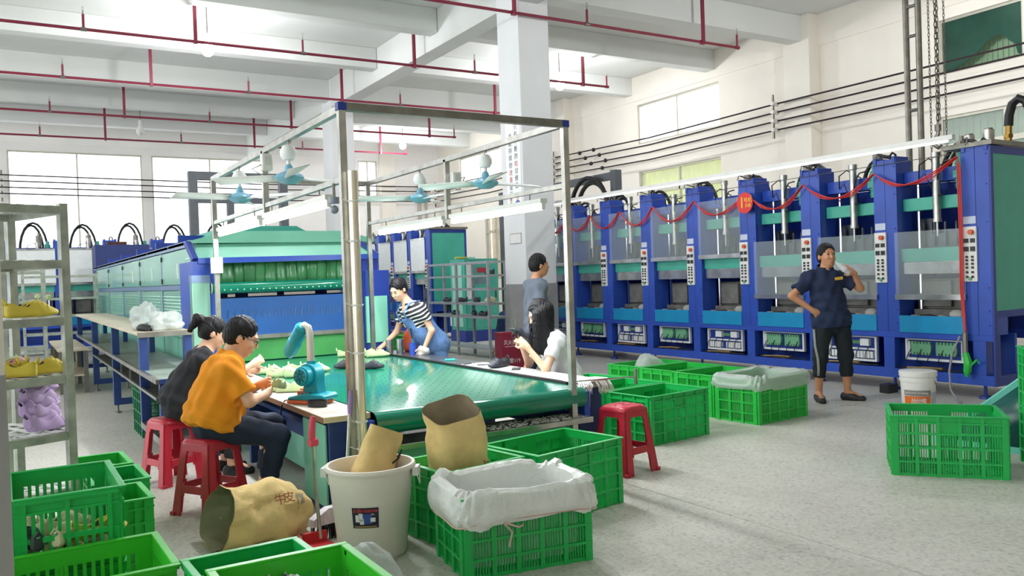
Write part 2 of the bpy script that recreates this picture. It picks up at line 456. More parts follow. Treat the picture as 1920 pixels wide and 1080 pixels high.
# ---------------------------------------------------------------- busbar lines on the walls
INS = mat('porcelain', 'd8d6d0', .3); WIRE = mat('black_conductor', '2a1e20', .5, var=.1)
wz = [5.19, 5.0, 4.8, 4.6]
for i, z in enumerate(wz):
    y0, y1 = 4.0, 22.0
    xa = 15.1
    t = MB()
    t.tube([(xa, -2, z), (xa, 13.1, z), (xa, 17.5, z-.07), (xa, 22.0, z+.02), (xa+.05, 26.5, z-.05), (xa+.1, 30.9, z+.03)], .02, 6)
    o = thing('busbar_wire', 'black conductor wire along the window wall, %s of four' % ('topmost', 'second from the top', 'third from the top', 'lowest')[i], 'wire', (xa, 13.1, z), group='conductor wires on the window wall')
    t.build('conductor', WIRE, o, world=True)
    for y in ((20.7 - i*.28), (20.0 - i*.28)) if i < 3 else (19.6,):
        MB().sphere((xa, y, z-.03), (.06, .06, .06), 10, 6).build('bead', BLACK, o, world=True)
    t = MB(); t.tube([(15.0, 30.95, z+.05), (8, 30.9, z-.03), (0, 30.95, z+.06), (-8, 30.9, z-.02), (XL, 30.95, z+.06)], .022, 6)
    o = thing('busbar_wire', 'black conductor wire along the far wall, %s of four' % ('topmost', 'second from the top', 'third from the top', 'lowest')[i], 'wire', (0, 30.95, z), group='conductor wires on the far wall')
    t.build('conductor', WIRE, o, world=True)
def insulator(x, y, far, label):
    t = thing('insulator_bracket', label, 'bracket', (x, y, 4.5), group='insulator brackets')
    MB().cbox((0, .06, .42) if not far else (0, .04, .42), (.05, .04, 1.0)).build('bracket_plate', STEEL_D, t)
    for z in wz:
        s = MB()
        if far: s.cyl((0, .03, z-4.5), (0, -.16, z-4.5), .055, .045, 10)
        else: s.cyl((.04, -.04, z-4.5), (-.16, -.04, z-4.5), .055, .045, 10); 
        s.build('insulator', INS, t)
insulator(15.12, 13.16, False, 'steel bracket with four white insulators on the pilaster right of centre')
insulator(15.12, 22.1, False, 'steel bracket with four insulators just right of the square column')
insulator(0.03, 31.1, True, 'steel bracket with four white insulators at the left edge of the far wall')
insulator(15.2, 30.85, False, 'small bracket with four insulators in the far corner of the hall')
# ---------------------------------------------------------------- rows of moulding presses
PIT = 1.072
INTERIOR = mat('oily_dark_steel', '5a6066', .45, .6, var=.4, scale=7)
PLATE = mat('worn_bright_plate', 'c9ccca', .25, .9, var=.35, scale=5)
SLAT_W = mat('white_terminal_plastic', 'e4e6e8', .5, var=.05)
TERM_G = mat('terminal_green', '6fae86', .5, var=.1)
ORANGE = mat('orange_button', 'd8572c', .4, var=0)
GLARE_SHIELD = mat('glare_white_shield', 'eef3f2', .25, var=.05)  # raised shields painted white to imitate strong light falling on them
LUMP = [mat('dark_brown_rag', '5a3a34', .9, var=.3), mat('grey_putty', '8f8f8c', .8, var=.2), mat('brass', 'b08d4a', .35, .9, var=.2)]
def shared(o0, name, parent, loc):
    c = o0.copy(); col.objects.link(c); c.parent = parent; c.location = loc
    for ch in o0.children:
        d = ch.copy(); col.objects.link(d); d.parent = c
    return c

def press_row(label, loc, rz, n, hoses=True, glare_white=False, first_open=3, detail=True, group=None, hz=0.):
    """row of n press stations; local +Y runs along the row, the working face is x = 0 and looks to -X"""
    root = thing('press_row', label, 'machine', loc, rz, group)
    L = n*PIT + .3; D = 1.0
    b = MB(); b.box(0, 0, .15, .12, L, .26); b.box(D-.1, 0, .15, D, L, .26); b.box(0, 0, .625, .12, L, .69); b.box(D-.1, 0, .6, D, L, .7)
    b.box(.46, .02, .2, .5, L-.02, .69); b.box(0, 0, .15, D, .1, .26); b.box(0, L-.1, .15, D, L, .26); b.box(.1, .1, .15, D-.1, L-.1, .19)
    for k in range(n+1): b.box(.002, k*PIT+.08, .26, .13, k*PIT+.22, .625)
    b.box(D-.02, 0, .26, D, .06, .6)
    b.build('base_frame', BLUE, root, bevel=.004)
    bk = MB().box(D-.12, .05, .7, D-.06, L-.05, 2.45).build('back_panel', BLUE_D, root)
    wt = MB().box(.04, .3, .69, D-.12, L-.3, .83).build('work_bed', INTERIOR, root)
    # uprights
    u = MB(); u.box(0, 0, .69, .012, .149, 2.71); u.box(0, .151, .69, .012, .3, 2.71); u.box(.012, .004, .69, .3, .296, 2.7)
    u.box(-.01, .01, 2.66, .26, .05, 2.74); u.box(-.01, .25, 2.66, .26, .29, 2.74); u.box(.3, .09, 1.0, D-.12, .21, 2.5)
    u0 = u.build('upright', BLUE, root, bevel=.003)
    e = MB(); e.tube([(.12, .15, 2.7), (.12, .15, 2.77), (.12, .12, 2.8), (.12, .08, 2.77), (.12, .08, 2.7)], .014, 6)
    e.build('lifting_eye', BLACK, u0)
    if detail:
        p = MB(); y0, y1 = .14, .29
        p.box(-.022, y0, 1.27, 0, y1, 1.86)
        p.cur = 1; p.cyl((-.022, .19, 1.80), (-.055, .19, 1.80), .028, n=10)
        p.cur = 2
        for (y, z, a, c_) in ((.18, 1.71, .05, .045), (.25, 1.71, .05, .045), (.18, 1.62, .05, .05), (.25, 1.62, .05, .05)): p.box(-.03, y-a/2, z-c_/2, -.022, y+a/2, z+c_/2)
        for z in (1.535, 1.5, 1.46, 1.42, 1.37, 1.32):
            for y in (.185, .245): p.cyl((-.022, y, z), (-.036, y, z), .014, n=6)
        p.cur = 3; p.cyl((-.022, .215, 1.3), (-.034, .215, 1.3), .02, n=8)
        p.build('control_panel', [WHITEP, ORANGE, BLACKP, TERM_G], u0)
        MB().box(-.008, .15, 1.89, 0, .285, 1.97).build('instruction_plate', mat('pale_plate', 'c8cfe6', .4, var=.1), u0)
        bl = MB()
        for z in (2.62, 2.3, 1.9, 1.2, .95, .8): bl.cyl((0, .03, z), (-.008, .03, z), .009, n=6)
        bl.build('bolt_heads', BLUE_D, u0)
    for k in range(1, n+1): shared(u0, 'upright', root, (0, k*PIT, 0))
    # levelling feet
    f = MB(); f.cyl((.1, .15, 0), (.1, .15, .03), .07, .06, 12); f.cyl((.1, .15, .03), (.1, .15, .15), .018, n=8)
    f0 = f.build('levelling_foot', BLUE_D, root)
    for k in range(1, n+1): shared(f0, 'levelling_foot', root, (0, k*PIT, 0))
    # end faces
    e = MB(); e.box(.02, -.012, .95, D-.04, 0, 2.62)
    e.build('end_panel', TEAL, root)
    e = MB(); e.box(0, -.02, .69, .05, 0, 2.7); e.box(D-.05, -.02, .15, D, 0, 2.7); e.box(0, -.02, 2.62, D, 0, 2.7); e.box(0, -.02, .88, D, 0, .95)
    e.box(0, -.02, .15, D, 0, .26); e.box(0, -.02, .15, .1, 0, .69)
    e.build('end_frame', BLUE_D, root)
    MB().box(-.03, -.05, 2.71, D+.03, .5, 2.76).build('top_tray', STEEL_D, root)
    # stations (built once, then copied)
    Y0, Y1 = .3, PIT
    def stn(mb, name, mt, **k): return mb.build(name, mt, root, **k)
    protos = []
    protos.append(stn(MB().box(-.012, Y0, .69, .02, Y1, .885), 'tray_front', CYAN, bevel=.004))
    protos.append(stn(MB().box(.06, Y0, 1.5, .2, Y1, 1.655), 'cross_bar', TEAL, bevel=.004))
    protos.append(stn(MB().box(.12, Y0, 2.09, .26, Y1, 2.235), 'upper_bar', TEAL, bevel=.004))
    protos.append(stn(MB().box(.15, Y0, 2.4, .33, Y1, 2.55), 'head_beam', BLUE, bevel=.004))
    protos.append(stn(MB().box(.06, Y0+.02, 1.36, .56, Y1-.02, 1.5), 'platen', PLATE, bevel=.004))
    mb = MB(); mb.box(.3, Y0+.04, .95, .75, Y1-.04, 1.3); mb.box(.25, Y0+.3, .98, .32, Y1-.1, 1.28)
    mb.box(.2, Y0+.05, .83, .7, Y1-.05, .95)
    protos.append(stn(mb, 'mould_block', mat('grey_mould', '85837e', .5, .4, var=.35, scale=6), bevel=.006))
    mb = MB(); mb.box(.3, Y0+.05, 1.66, .6, Y1-.05, 1.82); mb.box(.35, Y0+.1, 1.82, .55, Y0+.2, 2.05); mb.box(.33, Y1-.22, 1.82, .5, Y1-.08, 2.0)
    for k in range(5): mb.cyl((.28, Y0+.1+k*.13, 1.68), (.28, Y0+.1+k*.13, 1.95), .016, n=6)
    protos.append(stn(mb, 'ejector_unit', INTERIOR))
    for y in (Y0+.12, Y1-.12):
        protos.append(stn(MB().cyl((.24, y, .95), (.24, y, 2.4), .022, n=8), 'guide_rod', CHROME))
    c = MB(); c.cyl((.06, .62, 1.95), (.06, .62, 2.68), .042, n=12); c.cyl((.06, .62, 1.78), (.06, .62, 1.95), .014, n=8)
    c.cyl((.06, .62, 2.66), (.06, .62, 2.72), .052, n=12); c.cyl((.06, .62, 1.94), (.06, .62, 1.98), .05, n=12)
    cyl0 = stn(c, 'air_cylinder', STEEL)
    mo = MB(); mo.cyl((.2, .41, 2.3), (.2, .41, 2.62), .06, n=12); mo.cyl((.2, .41, 2.62), (.2, .41, 2.7), .04, n=10); mo.box(.13, .35, 2.42, .27, .47, 2.5)
    for q in range(5): mo.cyl((.2, .41, 2.33+q*.06), (.2, .41, 2.345+q*.06), .068, n=12)
    protos.append(stn(mo, 'motor', TEAL))
    h = MB()
    h.tube([(.08, .45, 2.62), (.02, .5, 2.6), (.0, .55, 2.5), (.04, .6, 2.4)], .009, 5)
    h.tube([(.12, .55, 2.55), (.05, .7, 2.66), (.06, .82, 2.6), (.14, .88, 2.45)], .008, 5)
    h.tube([(.1, .5, 2.3), (.03, .56, 2.22), (.05, .66, 2.3), (.1, .78, 2.5)], .007, 5)
    protos.append(stn(h, 'air_lines', BLACK)); protos[-1]['kind'] = 'stuff'
    cl = MB()
    cl.cur = 1; cl.sphere((.14, Y0+.16, .9), (.07, .1, .06), 8, 5); cl.lathe([(0, .02), (.04, .02), (.04, .06), (0, .06)], (.1, .62, .83), 10)
    cl.lathe([(0, 0), (.045, 0), (.045, .06), (0, .06)], (.08, Y1-.14, .83), 10)
    cl.cur = 2; cl.lathe([(0, 0), (.05, 0), (.05, .055), (0, .055)], (.1, Y0+.26, .83), 10); cl.box(.05, .7, .83, .2, .86, .86)
    cl.cur = 0; cl.rbox((.12, .52, .85), (.1, .22, .05), (0, .1, .3)); cl.rbox((.12, .8, .87), (.12, .12, .04), (.1, 0, -.4))
    protos.append(stn(cl, 'tray_odds', [LUMP[0], mat('pale_putty', 'b9b7b0', .7, var=.2), STEEL])); protos[-1]['kind'] = 'stuff'
    if detail:
        # two kinds of terminal tray in the base
        for kind in (0, 1):
            t = MB(); ya, yb = Y0+.06, Y1-.02; za, zb = (.31, .615) if kind else (.37, .615)
            t.box(.1, ya, za, .13, yb, zb); 
            fr = MB(); fr.box(.06, ya, za, .1, ya+.025, zb); fr.box(.06, yb-.025, za, .1, yb, zb); fr.box(.06, ya, za, .1, yb, za+.025); fr.box(.06, ya, zb-.012, .1, yb, zb)
            t0 = t.build('terminal_tray', BLUE_D, root)
            fr.build('tray_edge', SLAT_W, t0)
            tb = MB()
            if kind == 0:
                tb.cur = 1
                for q in range(2):
                    y = ya+.08+q*.3; tb.box(.06, y, .46, .1, y+.24, .56)
                    for r_ in range(6):
                        tb.box(.05, y+r_*.04+.005, .56, .09, y+r_*.04+.03, .585); tb.box(.05, y+r_*.04+.005, .435, .09, y+r_*.04+.03, .46)
                tb.cur = 0; tb.box(.07, ya+.64, .44, .1, ya+.67, .58)
            else:
                tb.box(.06, ya+.025, .45, .1, yb-.025, .47)
                for r_ in range(13):
                    if r_ not in (6, 7): tb.box(.055, ya+.05+r_*.046, .35, .1, ya+.085+r_*.046, .43)
                for q in (0, 1): tb.box(.05, ya+.1+q*.3, .5, .1, ya+.22+q*.3, .585)
                tb.cur = 1
                for r_ in range(7): tb.box(.06, ya+.24+r_*.02, .52, .1, ya+.25+r_*.02, .56)
            o = tb.build('terminal_blocks', [SLAT_W, TERM_G], t0); o['kind'] = 'stuff'
            wires = MB()
            for q in range(5):
                y = ya+.1+q*.13; wires.tube([(.06, y, .5), (.03, y+.03, .42), (.05, y+.06, .36), (.09, y+.02, .33)], .005, 4)
            w_ = wires.build('tray_wires', BLACK, t0); w_['kind'] = 'stuff'
            if kind == 0: tray_a = t0
            else: tray_b = t0
        wr = MB()
        for q in range(4):
            yy = Y0+.05+q*.16
            wr.tube([(.08, yy, .28), (.03, yy+.12, .275), (.06, yy+.28, .285), (.03, yy+.4, .275)], .009, 5)
        wr.cur = 1; wr.box(.04, Y0+.3, .265, .09, Y0+.56, .3); wr.tube([(.05, Y0+.5, .29), (.0, Y0+.7, .285)], .01, 6)
        o = wr.build('base_cabling', [BLACK, mat('tan_fitting', 'a58a5c', .5, .4)], root); o['kind'] = 'stuff'; protos.append(o)
    for i in range(n):
        off = (0, i*PIT, 0)
        for p in protos:
            if i: shared(p, p.name, root, off)
        dz = (-.12, -.02, 0, .05, -.04, .03, .0, .05)[i % 8] if i >= first_open else 0
        if i: shared(cyl0, 'air_cylinder', root, (0, i*PIT, dz))
        if detail:
            if i == 1: tray_b.location = off
            elif i > 1: shared((tray_a, tray_b)[i % 2], 'terminal_tray', root, off)
    # shields: lowered in the first stations, raised in the others
    sm = GLARE_SHIELD if glare_white else POLY
    for i in range(n):
        za, zb = (1.1, 1.85) if (i < first_open and not glare_white) else (1.68, 2.5)
        y0, y1 = i*PIT+Y0-.03, i*PIT+Y1+.03
        s = MB().box(-.022, y0, za, -.014, y1, zb).build('shield', sm, root)
        MB().box(-.035, y0, za-.03, -.01, y1, za+.03).build('shield_bar', PLATE, s)
        if glare_white: MB().box(-.03, y0, zb-.02, -.012, y1, zb+.02).build('shield_bar', PLATE, s)
    if hoses:
        for i in range(n):
            h = MB(); yc = i*PIT+.68
            zt = 2.86+hz if i % 2 else 2.9+hz
            h.tube([(.75, yc+.3*math.cos(a), 2.45+(zt-2.45)*math.sin(a)) for a in [math.pi*q/10 for q in range(11)]], .026, 8)
            h.tube([(.85, yc+.04+.25*math.cos(a), 2.45+(zt-.05-2.45)*math.sin(a)) for a in [math.pi*q/10 for q in range(11)]], .026, 8)
            h.build('hydraulic_hose', BLACK, root)
            p = MB(); p.cyl((.5, yc-.1, 2.4), (.5, yc-.1, 2.86), .06, n=10); p.cyl((.5, yc-.1, 2.86), (.5, yc-.1, 2.92), .025, n=8)
            p.build('oil_cylinder', STEEL_D, root)
    return root

M1 = press_row('long blue row of eight moulding presses with teal bars along the window wall', (8.9, 4.93, 0), 0, 8)
M2 = press_row('blue press row with glare-white front shields beside the far end of the oven tunnel', (8.9, 18.5, 0), 0, 8, glare_white=True, first_open=0, detail=True)
M3 = press_row('far blue press row with glare-white shields seen behind the shoe racks at left', (5.6, 22.6, 0), R(90), 8, glare_white=True, first_open=0, detail=False, hz=.28)

# big round arch hoses over the row at its near end and the steel riser
t = thing('hydraulic_hose', 'thick black hose arching with brass fitting above the near end of the blue presses', 'hose', (10.15, 5.3, 2.76))
h = MB(); h.tube([(0, .08, .3), (0, .07, .42), (0, .03, .55), (0, -.04, .6), (0, -.12, .56), (0, -.18, .4), (0, -.2, .2), (0, -.17, 0)], .05, 10); h.build('hose_arch', BLACK, t)
h = MB(); h.cyl((0, .09, 0), (0, .09, .1), .055, n=10); h.cyl((0, .085, .1), (0, .08, .3), .04, n=8); h.cyl((0, .085, .16), (0, .085, .2), .055, n=6); h.build('brass_fitting', LUMP[2], t)
for (x, y, hh, lb) in ((9.75, 5.62, .2, 'short steel cylinder on the press top, left of the arching hose'), (9.8, 5.42, .24, 'short steel cylinder with yellow tag on the press top, right of the other')):
    o = thing('steel_stub', lb, 'cylinder', (x, y, 2.76)); MB().cyl((0,0,0), (0,0,hh), .06, n=12).build('stub', STEEL, o)
    MB().cyl((0,0,hh), (0,0,hh+.02), .045, n=12).build('stub_top', STEEL_D, o)

# pipe ladder up to the roof
t = thing('pipe_ladder', 'tall grey steel pipe ladder rising from the presses to the ceiling', 'ladder', (10.06, 6.5, 2.2))
for y in (.085, -.085): MB().cyl((0, y, 0), (0, y, ZC-2.2), .038, n=10).build('ladder_rail', STEEL_D, t)
for z in (1.25, 2.2, 2.58, 3.4, 4.2): MB().cyl((0, .085, z), (0, -.085, z), .025, n=8).build('rung', STEEL_D, t)
# hoist chains
def chain(y, z0, z1, lb, w=.018, hook=False):
    t = thing('hoist_chain', lb, 'chain', (10.06, y, z0), group='hoist chains over the presses')
    m_ = MB(); z = 0; k = 0; step = w*2.6
    while z < z1-z0:
        ring = []
        for q in range(8):
            a = 2*math.pi*q/8; u, v_ = w*.62*math.cos(a), w*1.7*math.sin(a)
            ring.append((u, 0, z+v_) if k % 2 else (0, u, z+v_))
        m_.tube(ring + [ring[0]], w*.26, 4, caps=False); z += step; k += 1
    o = m_.build('links', STEEL_D, t, smooth=False); o['kind'] = 'stuff'
    if hook: 
        h = MB(); h.tube([(0, 0, .02), (0, 0, -.06), (0, .05, -.12), (0, .06, -.18), (0, 0, -.23), (0, -.05, -.2)], [.02, .025, .028, .03, .026, .012], 8); h.cyl((0, 0, -.02), (0, 0, .06), .04, n=8)
        h.build('hook', STEEL_D, t)
chain(6.28, 2.2, ZC, 'thin hoist chain nearest the pipe ladder')
chain(6.19, 3.15, ZC, 'heavy hoist chain with a hook, middle of the chains', .028, True)
chain(6.17, 3.3, ZC, 'second heavy chain strand beside the hook chain', .026)
chain(6.08, 2.2, ZC, 'thin hoist chain at the right, by the green window')

# grey gantry at the far end of the presses
GREY = mat('gantry_grey', '5c6166', .55, var=.15)
GREY_ = GREY
g_ = thing('pipe_gantry', 'dark grey steel gantry with hoses behind the far presses, right of the column', 'gantry', (10.3, 12.95, 0))
def gpart(n_, a, b_, s_=.16): MB().bar(a, b_, s_, s_).build(n_, GREY, g_, world=True)
gpart('post', (10.3, 12.95, 0), (10.3, 12.95, 3.5)); gpart('beam', (10.3, 13.04, 3.4), (10.3, 17.2, 3.4), .14); gpart('post', (10.3, 17.28, 0), (10.3, 17.28, 3.5))
g_ = thing('pipe_gantry', 'dark grey steel gantry frame standing behind the oven tunnel at left', 'gantry', (4.06, 21.8, 0))
gpart('post', (4.06, 21.8, 0), (4.06, 21.8, 4.35), .2); gpart('beam', (4.16, 21.8, 4.25), (6.3, 21.8, 4.25), .2); gpart('beam', (4.16, 21.8, 3.65), (6.3, 21.8, 3.65), .14)
gpart('post', (4.95, 21.8, 0), (4.95, 21.8, 3.58), .16); gpart('post', (6.3, 21.8, 0), (6.3, 21.8, 4.35), .2)
t = thing('hydraulic_hose', 'pair of thick black hoses arching by the grey gantry just right of the column', 'hose', (10.1, 13.6, 2.7))
for q, (rr, zz, xx) in enumerate(((.62, .72, 0), (.52, .62, .1))):
    MB().tube([(xx, rr*math.cos(a), zz*math.sin(a)) for a in [math.pi*k/14 for k in range(15)]], .045, 9).build('hose_arch', BLACK, t)
# ---------------------------------------------------------------- red cable garland, tube rail, round sign on the near presses
GAR = [(5.24, 2.64), (5.844, 2.383), (6.251, 2.56), (6.78, 2.32), (7.281, 2.542), (7.746, 2.272), (8.253, 2.54), (8.825, 2.28), (9.286, 2.52), (9.765, 2.256), (10.213, 2.52), (10.62, 2.25), (11.05, 2.51), (11.47, 2.26), (11.87, 2.51), (12.25, 2.27), (12.61, 2.5), (13.0, 2.27), (13.4, 2.5)]
REDC = mat('red_cable', 'd8322c', .5, var=.1)
t = thing('cable_garland', 'bundle of red cables swagged from press to press and hanging at the near end', 'cable', (8.84, 5.24, 0))
def swag(dx, dz, q0):
    pts = [(8.845+dx, 5.20+dx, .72+dz), (8.85+dx, 5.225+dx*2, 1.2), (8.845+dx, 5.215+dx*2, 1.8), (8.84+dx, 5.22+dx*2, 2.5), (8.84+dx, 5.235, 2.62+dz*.3)]
    for (y0, z0), (y1, z1) in zip(GAR, GAR[1:]):
        for q in range(1, 5):
            u = q/4; s_ = u*u if z1 > z0 else 1-(1-u)**2
            pts.append((8.84+dx, y0+(y1-y0)*u, z0+(z1-z0)*s_ + dz*(1-abs(2*u-1))))
    return pts
for k, (dx, dz) in enumerate(((0, 0), (-.012, .02), (.012, -.025))):
    MB().tube(swag(dx, dz, k), .0075, 5, caps=True).build('cable', REDC, t, world=True)
m_ = MB(); m_.cyl((8.84, 5.2, .45), (8.84, 5.2, .72), .03, n=8); m_.build('grey_plug', STEEL_D, t, world=True)
m_ = MB(); m_.tube([(8.83, 5.19, .5), (8.82, 5.16, .4), (8.82, 5.17, .3), (8.82, 5.18, .24)], [.03, .045, .04, .01], 8); m_.tube([(8.82, 5.16, .34), (8.8, 5.05, .44), (8.8, 5.03, .4)], .012, 6)
m_.build('green_plug', CRATE_L, t, world=True)
t = thing('grey_cord', 'grey cord hanging from the cable garland down to the floor', 'cord', (8.8, 5.24, 0))
MB().tube([(8.835, 5.25, .68), (8.82, 5.33, .5), (8.8, 5.36, .3), (8.72, 5.3, .1), (8.6, 5.15, .012), (8.5, 5.05, .012)], .012, 6).build('cord', mat('grey_cord', '9a9aa2', .5), t, world=True)

t = thing('tube_light_rail', 'long white tube light rail running along the tops of the blue presses', 'lamp', (8.72, 5.2, 2.8))
MB().box(8.7, 5.2, 2.8, 8.76, 13.6, 2.85).build('rail', WHITEP, t, world=True)
MB().cyl((8.71, 5.25, 2.785), (8.71, 13.55, 2.785), .016, n=8).build('tube', mat('dim_glow_tube', 'f6f8f6', .3, var=0, emit=.5), t, world=True)  # unlit-looking tube with a weak glow put into its material
for k in range(9): 
    y = 5.3 + k*PIT
    MB().tube([(8.72, y-.25, 2.8), (8.72, y-.25, 2.74), (8.73, y-.22, 2.72)], .008, 5).build('hook', STEEL_D, t, world=True)
    MB().bar((8.95, y-.22, 2.74), (8.73, y-.22, 2.79), .02, .012).build('bracket', STEEL_D, t, world=True)
t = thing('sign_wire', 'thin steel wire strung along the press fronts', 'wire', (8.8, 5.3, 2.6)); MB().tube([(8.86, 5.3, 2.66), (8.86, 13.6, 2.6)], .004, 4).build('strand', STEEL_D, t, world=True)

t = thing('round_sign', 'round red sign with yellow number 1 on a blue upright', 'sign', (8.82, 8.25, 2.4))
MB().cyl((.0, 0, 0), (-.012, 0, 0), .145, n=28).build('disc', mat('sign_red', 'e0241f', .4, var=0), t)
YEL = mat('sign_yellow', 'f4d23a', .4, var=0)
text('number', '1', .22, YEL, (-.013, .05, .0), FACE_NX, t)
text('sign_word', '号机', .075, YEL, (-.013, -.06, .03), FACE_NX, t); text('sign_word', '开模', .055, YEL, (-.013, -.06, -.045), FACE_NX, t)

# ---------------------------------------------------------------- oven tunnel
OX0, OX1, OY0, OY1 = 1.75, 3.82, 9.4, 21.0
ov = thing('oven_tunnel', 'long pale green tunnel oven with a blue hooded mouth over the green belt', 'machine', ((OX0+OX1)/2, OY0, 0))
def op(mb, name, mt, **k): return mb.build(name, mt, ov, world=True, **k)
core = MB(); core.prism([(OX0+.06, .3), (OX1-.03, .3), (OX1-.03, 1.86), (OX1-.3, 2.02), (OX0+.3, 2.02), (OX0+.06, 1.86)], OY0+.9, OY1, 'y')
op(core, 'tunnel_core', BLUE_D)
# stands
for y in (10.2, 13.0, 16.0, 19.0, 20.8):
    for x in (OX0+.15, OX1-.15): op(MB().box(x-.05, y-.05, 0, x+.05, y+.05, .3), 'leg', NAVY)
op(MB().box(OX0+.04, OY0+.3, .3, OX0+.1, OY1, .95), 'lower_skirt', MINT)
# side doors, louvred panels and dividers
DIV = [9.6, 11.6, 13.65, 15.8, 18.1, 20.55]
for k, (a, b_) in enumerate(zip(DIV, DIV[1:])):
    d = op(MB().box(OX0-.012, a+.04, 1.53, OX0+.05, b_-.03, 1.93), 'side_door', OVENG, bevel=.006)
    hb = MB()
    for z in (1.58, 1.86): hb.cyl((OX0-.018, b_-.06, z-.03), (OX0-.018, b_-.06, z+.03), .014, n=6)
    hb.build('hinges', BLACK, d, world=True)
    if k < 3: MB().box(OX0-.016, a+.8, 1.6, OX0-.012, a+.86, 1.78).build('paper_label', WHITEP, d, world=True)
    p = op(MB().box(OX0-.005, a+.04, .98, OX0+.05, b_-.03, 1.46), 'louvre_panel', OVENG, bevel=.004)
    for q in range(8):
        s = MB(); z = 1.1+q*.04; s.rbox((OX0-.012, (a+b_)/2+.02, z), (.03, (b_-a)-.28, .006), (0, R(35), 0)); s.build('louvre', OVENG, p, world=True)
    op(MB().box(OX0-.012, a+.06, .36, OX0+.05, (a+b_)/2-.02, .9), 'lower_door', MINT, bevel=.004)
    op(MB().box(OX0-.012, (a+b_)/2+.02, .36, OX0+.05, b_-.04, .9), 'lower_door', MINT, bevel=.004)
for y in DIV:
    op(MB().box(OX0-.015, y-.03, .95, OX0+.05, y+.03, 1.94), 'divider', mat('grey_blue_trim', '7d93b4', .35, .5))
op(MB().box(OX0-.02, OY0+.2, 1.465, OX0+.05, OY1, 1.525), 'mid_rail', MATS['grey_blue_trim'])
op(MB().box(OX0-.02, OY0+.2, 1.94, OX0+.06, OY1, 2.01), 'top_rail', MATS['grey_blue_trim'])
# roof sheets, each with a raised seam
rs = [OY0+.05, 11.0, 12.8, 14.8, 17.0, 19.2, OY1]
for a, b_ in zip(rs, rs[1:]):
    r_ = MB(); r_.prism([(OX0-.02, 2.0), (OX0+.36, 2.1), (OX1-.36, 2.1), (OX1+.0, 2.0), (OX1-.0, 1.97), (OX0-.02, 1.97)], a+.02, b_-.02, 'y'); op(r_, 'roof_sheet', MINT if a < 10 else WHITEP)
    if a > 10: op(MB().box(OX0+.1, a-.03, 2.05, OX1-.1, a+.03, 2.14), 'roof_seam', BLUE_D)
# back exhaust cabinet
cb = op(MB().box(OX0+.02, 21.0, .2, 2.9, 21.9, 2.52), 'exhaust_cabinet', mat('dark_navy_panel', '26356e', .5, var=.12)); 
MB().box(OX0+.3, 21.2, 2.52, OX0+.7, 21.6, 2.6).build('cabinet_cap', LUMP[0], cb, world=True)
# raised roof box behind the hood
r_ = MB(); r_.prism([(OX0+.25, 2.02), (OX0+.5, 2.2), (OX1-.75, 2.2), (OX1-.42, 2.02)], 10.1, 12.6, 'y'); op(r_, 'roof_box', TEAL)
r_ = MB(); r_.prism([(OX0+.1, 1.98), (OX0+.42, 2.1), (OX1-.55, 2.1), (OX1-.3, 1.98)], OY0+.35, 10.1, 'y'); op(r_, 'roof_step', TEAL)
# mouth: hood, cheeks, curtain, roller, apron
h = MB()
h.add([(OX0-.02, OY0, 1.8), (OX1+.0, OY0, 1.82), (OX1-.2, OY0+.12, 1.98), (OX0-.06+.1, OY0+.12, 1.96), (OX0-.02, OY0+.5, 1.8), (OX1, OY0+.5, 1.82), (OX1-.2, OY0+.5, 1.98), (OX0+.04, OY0+.5, 1.96)],
      [(0,1,2,3), (1,5,6,2), (4,0,3,7), (3,2,6,7), (4,5,1,0)])
op(h, 'hood', MINT, bevel=.004)
op(MB().bar((OX0+.02, OY0-.02, 1.775), (OX1+.0, OY0-.02, 1.79), .05, .06), 'hood_lip', BLUE)
op(MB().bar((OX0-.01, OY0-.012, 1.79), (OX0-.06, OY0+.11, 1.98), .06, .05), 'hood_edge', BLUE_D)
op(MB().bar((OX1+.0, OY0-.012, 1.80), (OX1-.2, OY0+.11, 1.99), .07, .05), 'hood_edge', BLUE_D)
op(MB().box(OX0-.03, OY0-.01, .2, OX0+.19, OY0+.8, 1.77), 'mouth_cheek', BLUE)
op(MB().box(3.62, OY0-.01, .2, OX1, OY0+.8, 1.78), 'mouth_cheek', BLUE_D)
ck = op(MB().box(3.56, OY0-.2, .3, OX1+.06, OY0-.01, 1.62), 'right_cheek', BLUE_D, bevel=.004)
MB().box(3.57, OY0-.212, .78, OX1+.02, OY0-.2, 1.32).build('cheek_panel', MINT, ck, world=True)
bx = op(MB().box(OX0-.06, OY0-.08, .75, OX0+.12, OY0+.06, 1.6), 'side_box', OVENG, bevel=.005)
MB().box(OX0-.065, OY0-.085, 1.54, OX0+.125, OY0+.065, 1.62).build('box_cap', MATS['grey_blue_trim'], bx, world=True)
cm = mat('green_curtain_strip', '4e9a62', .3, var=.25, scale=3)
cw = (3.62-1.94)/14
for k in range(14):
    x = 1.94+cw*k
    s = MB(); s.grid(lambda u, v, x=x, k=k: (x+cw*1.02*u, OY0+.2+.02*math.sin(u*3.1)*(1 if k % 2 else -1)+.012*math.sin(5*v+k), 1.78-.26*v), 4, 4)
    s.build('curtain_strip', cm, ov, world=True, solid=.004)
ro = op(MB().cyl((1.9, OY0+.02, 1.475), (3.63, OY0+.02, 1.478), .062, n=20), 'cooling_roller', BELT)
for x in (1.9, 3.63): MB().cyl((x-.006, OY0+.02, 1.476), (x+.006, OY0+.02, 1.476), .066, n=20).build('roller_rim', WHITEP, ro, world=True)
st = MB()
for k in range(24): st.sphere((1.96+k*.07, OY0-.038, 1.455), (.008, .006, .008), 6, 4)
o = st.build('roller_studs', WHITEP, ro, world=True); o['kind'] = 'stuff'
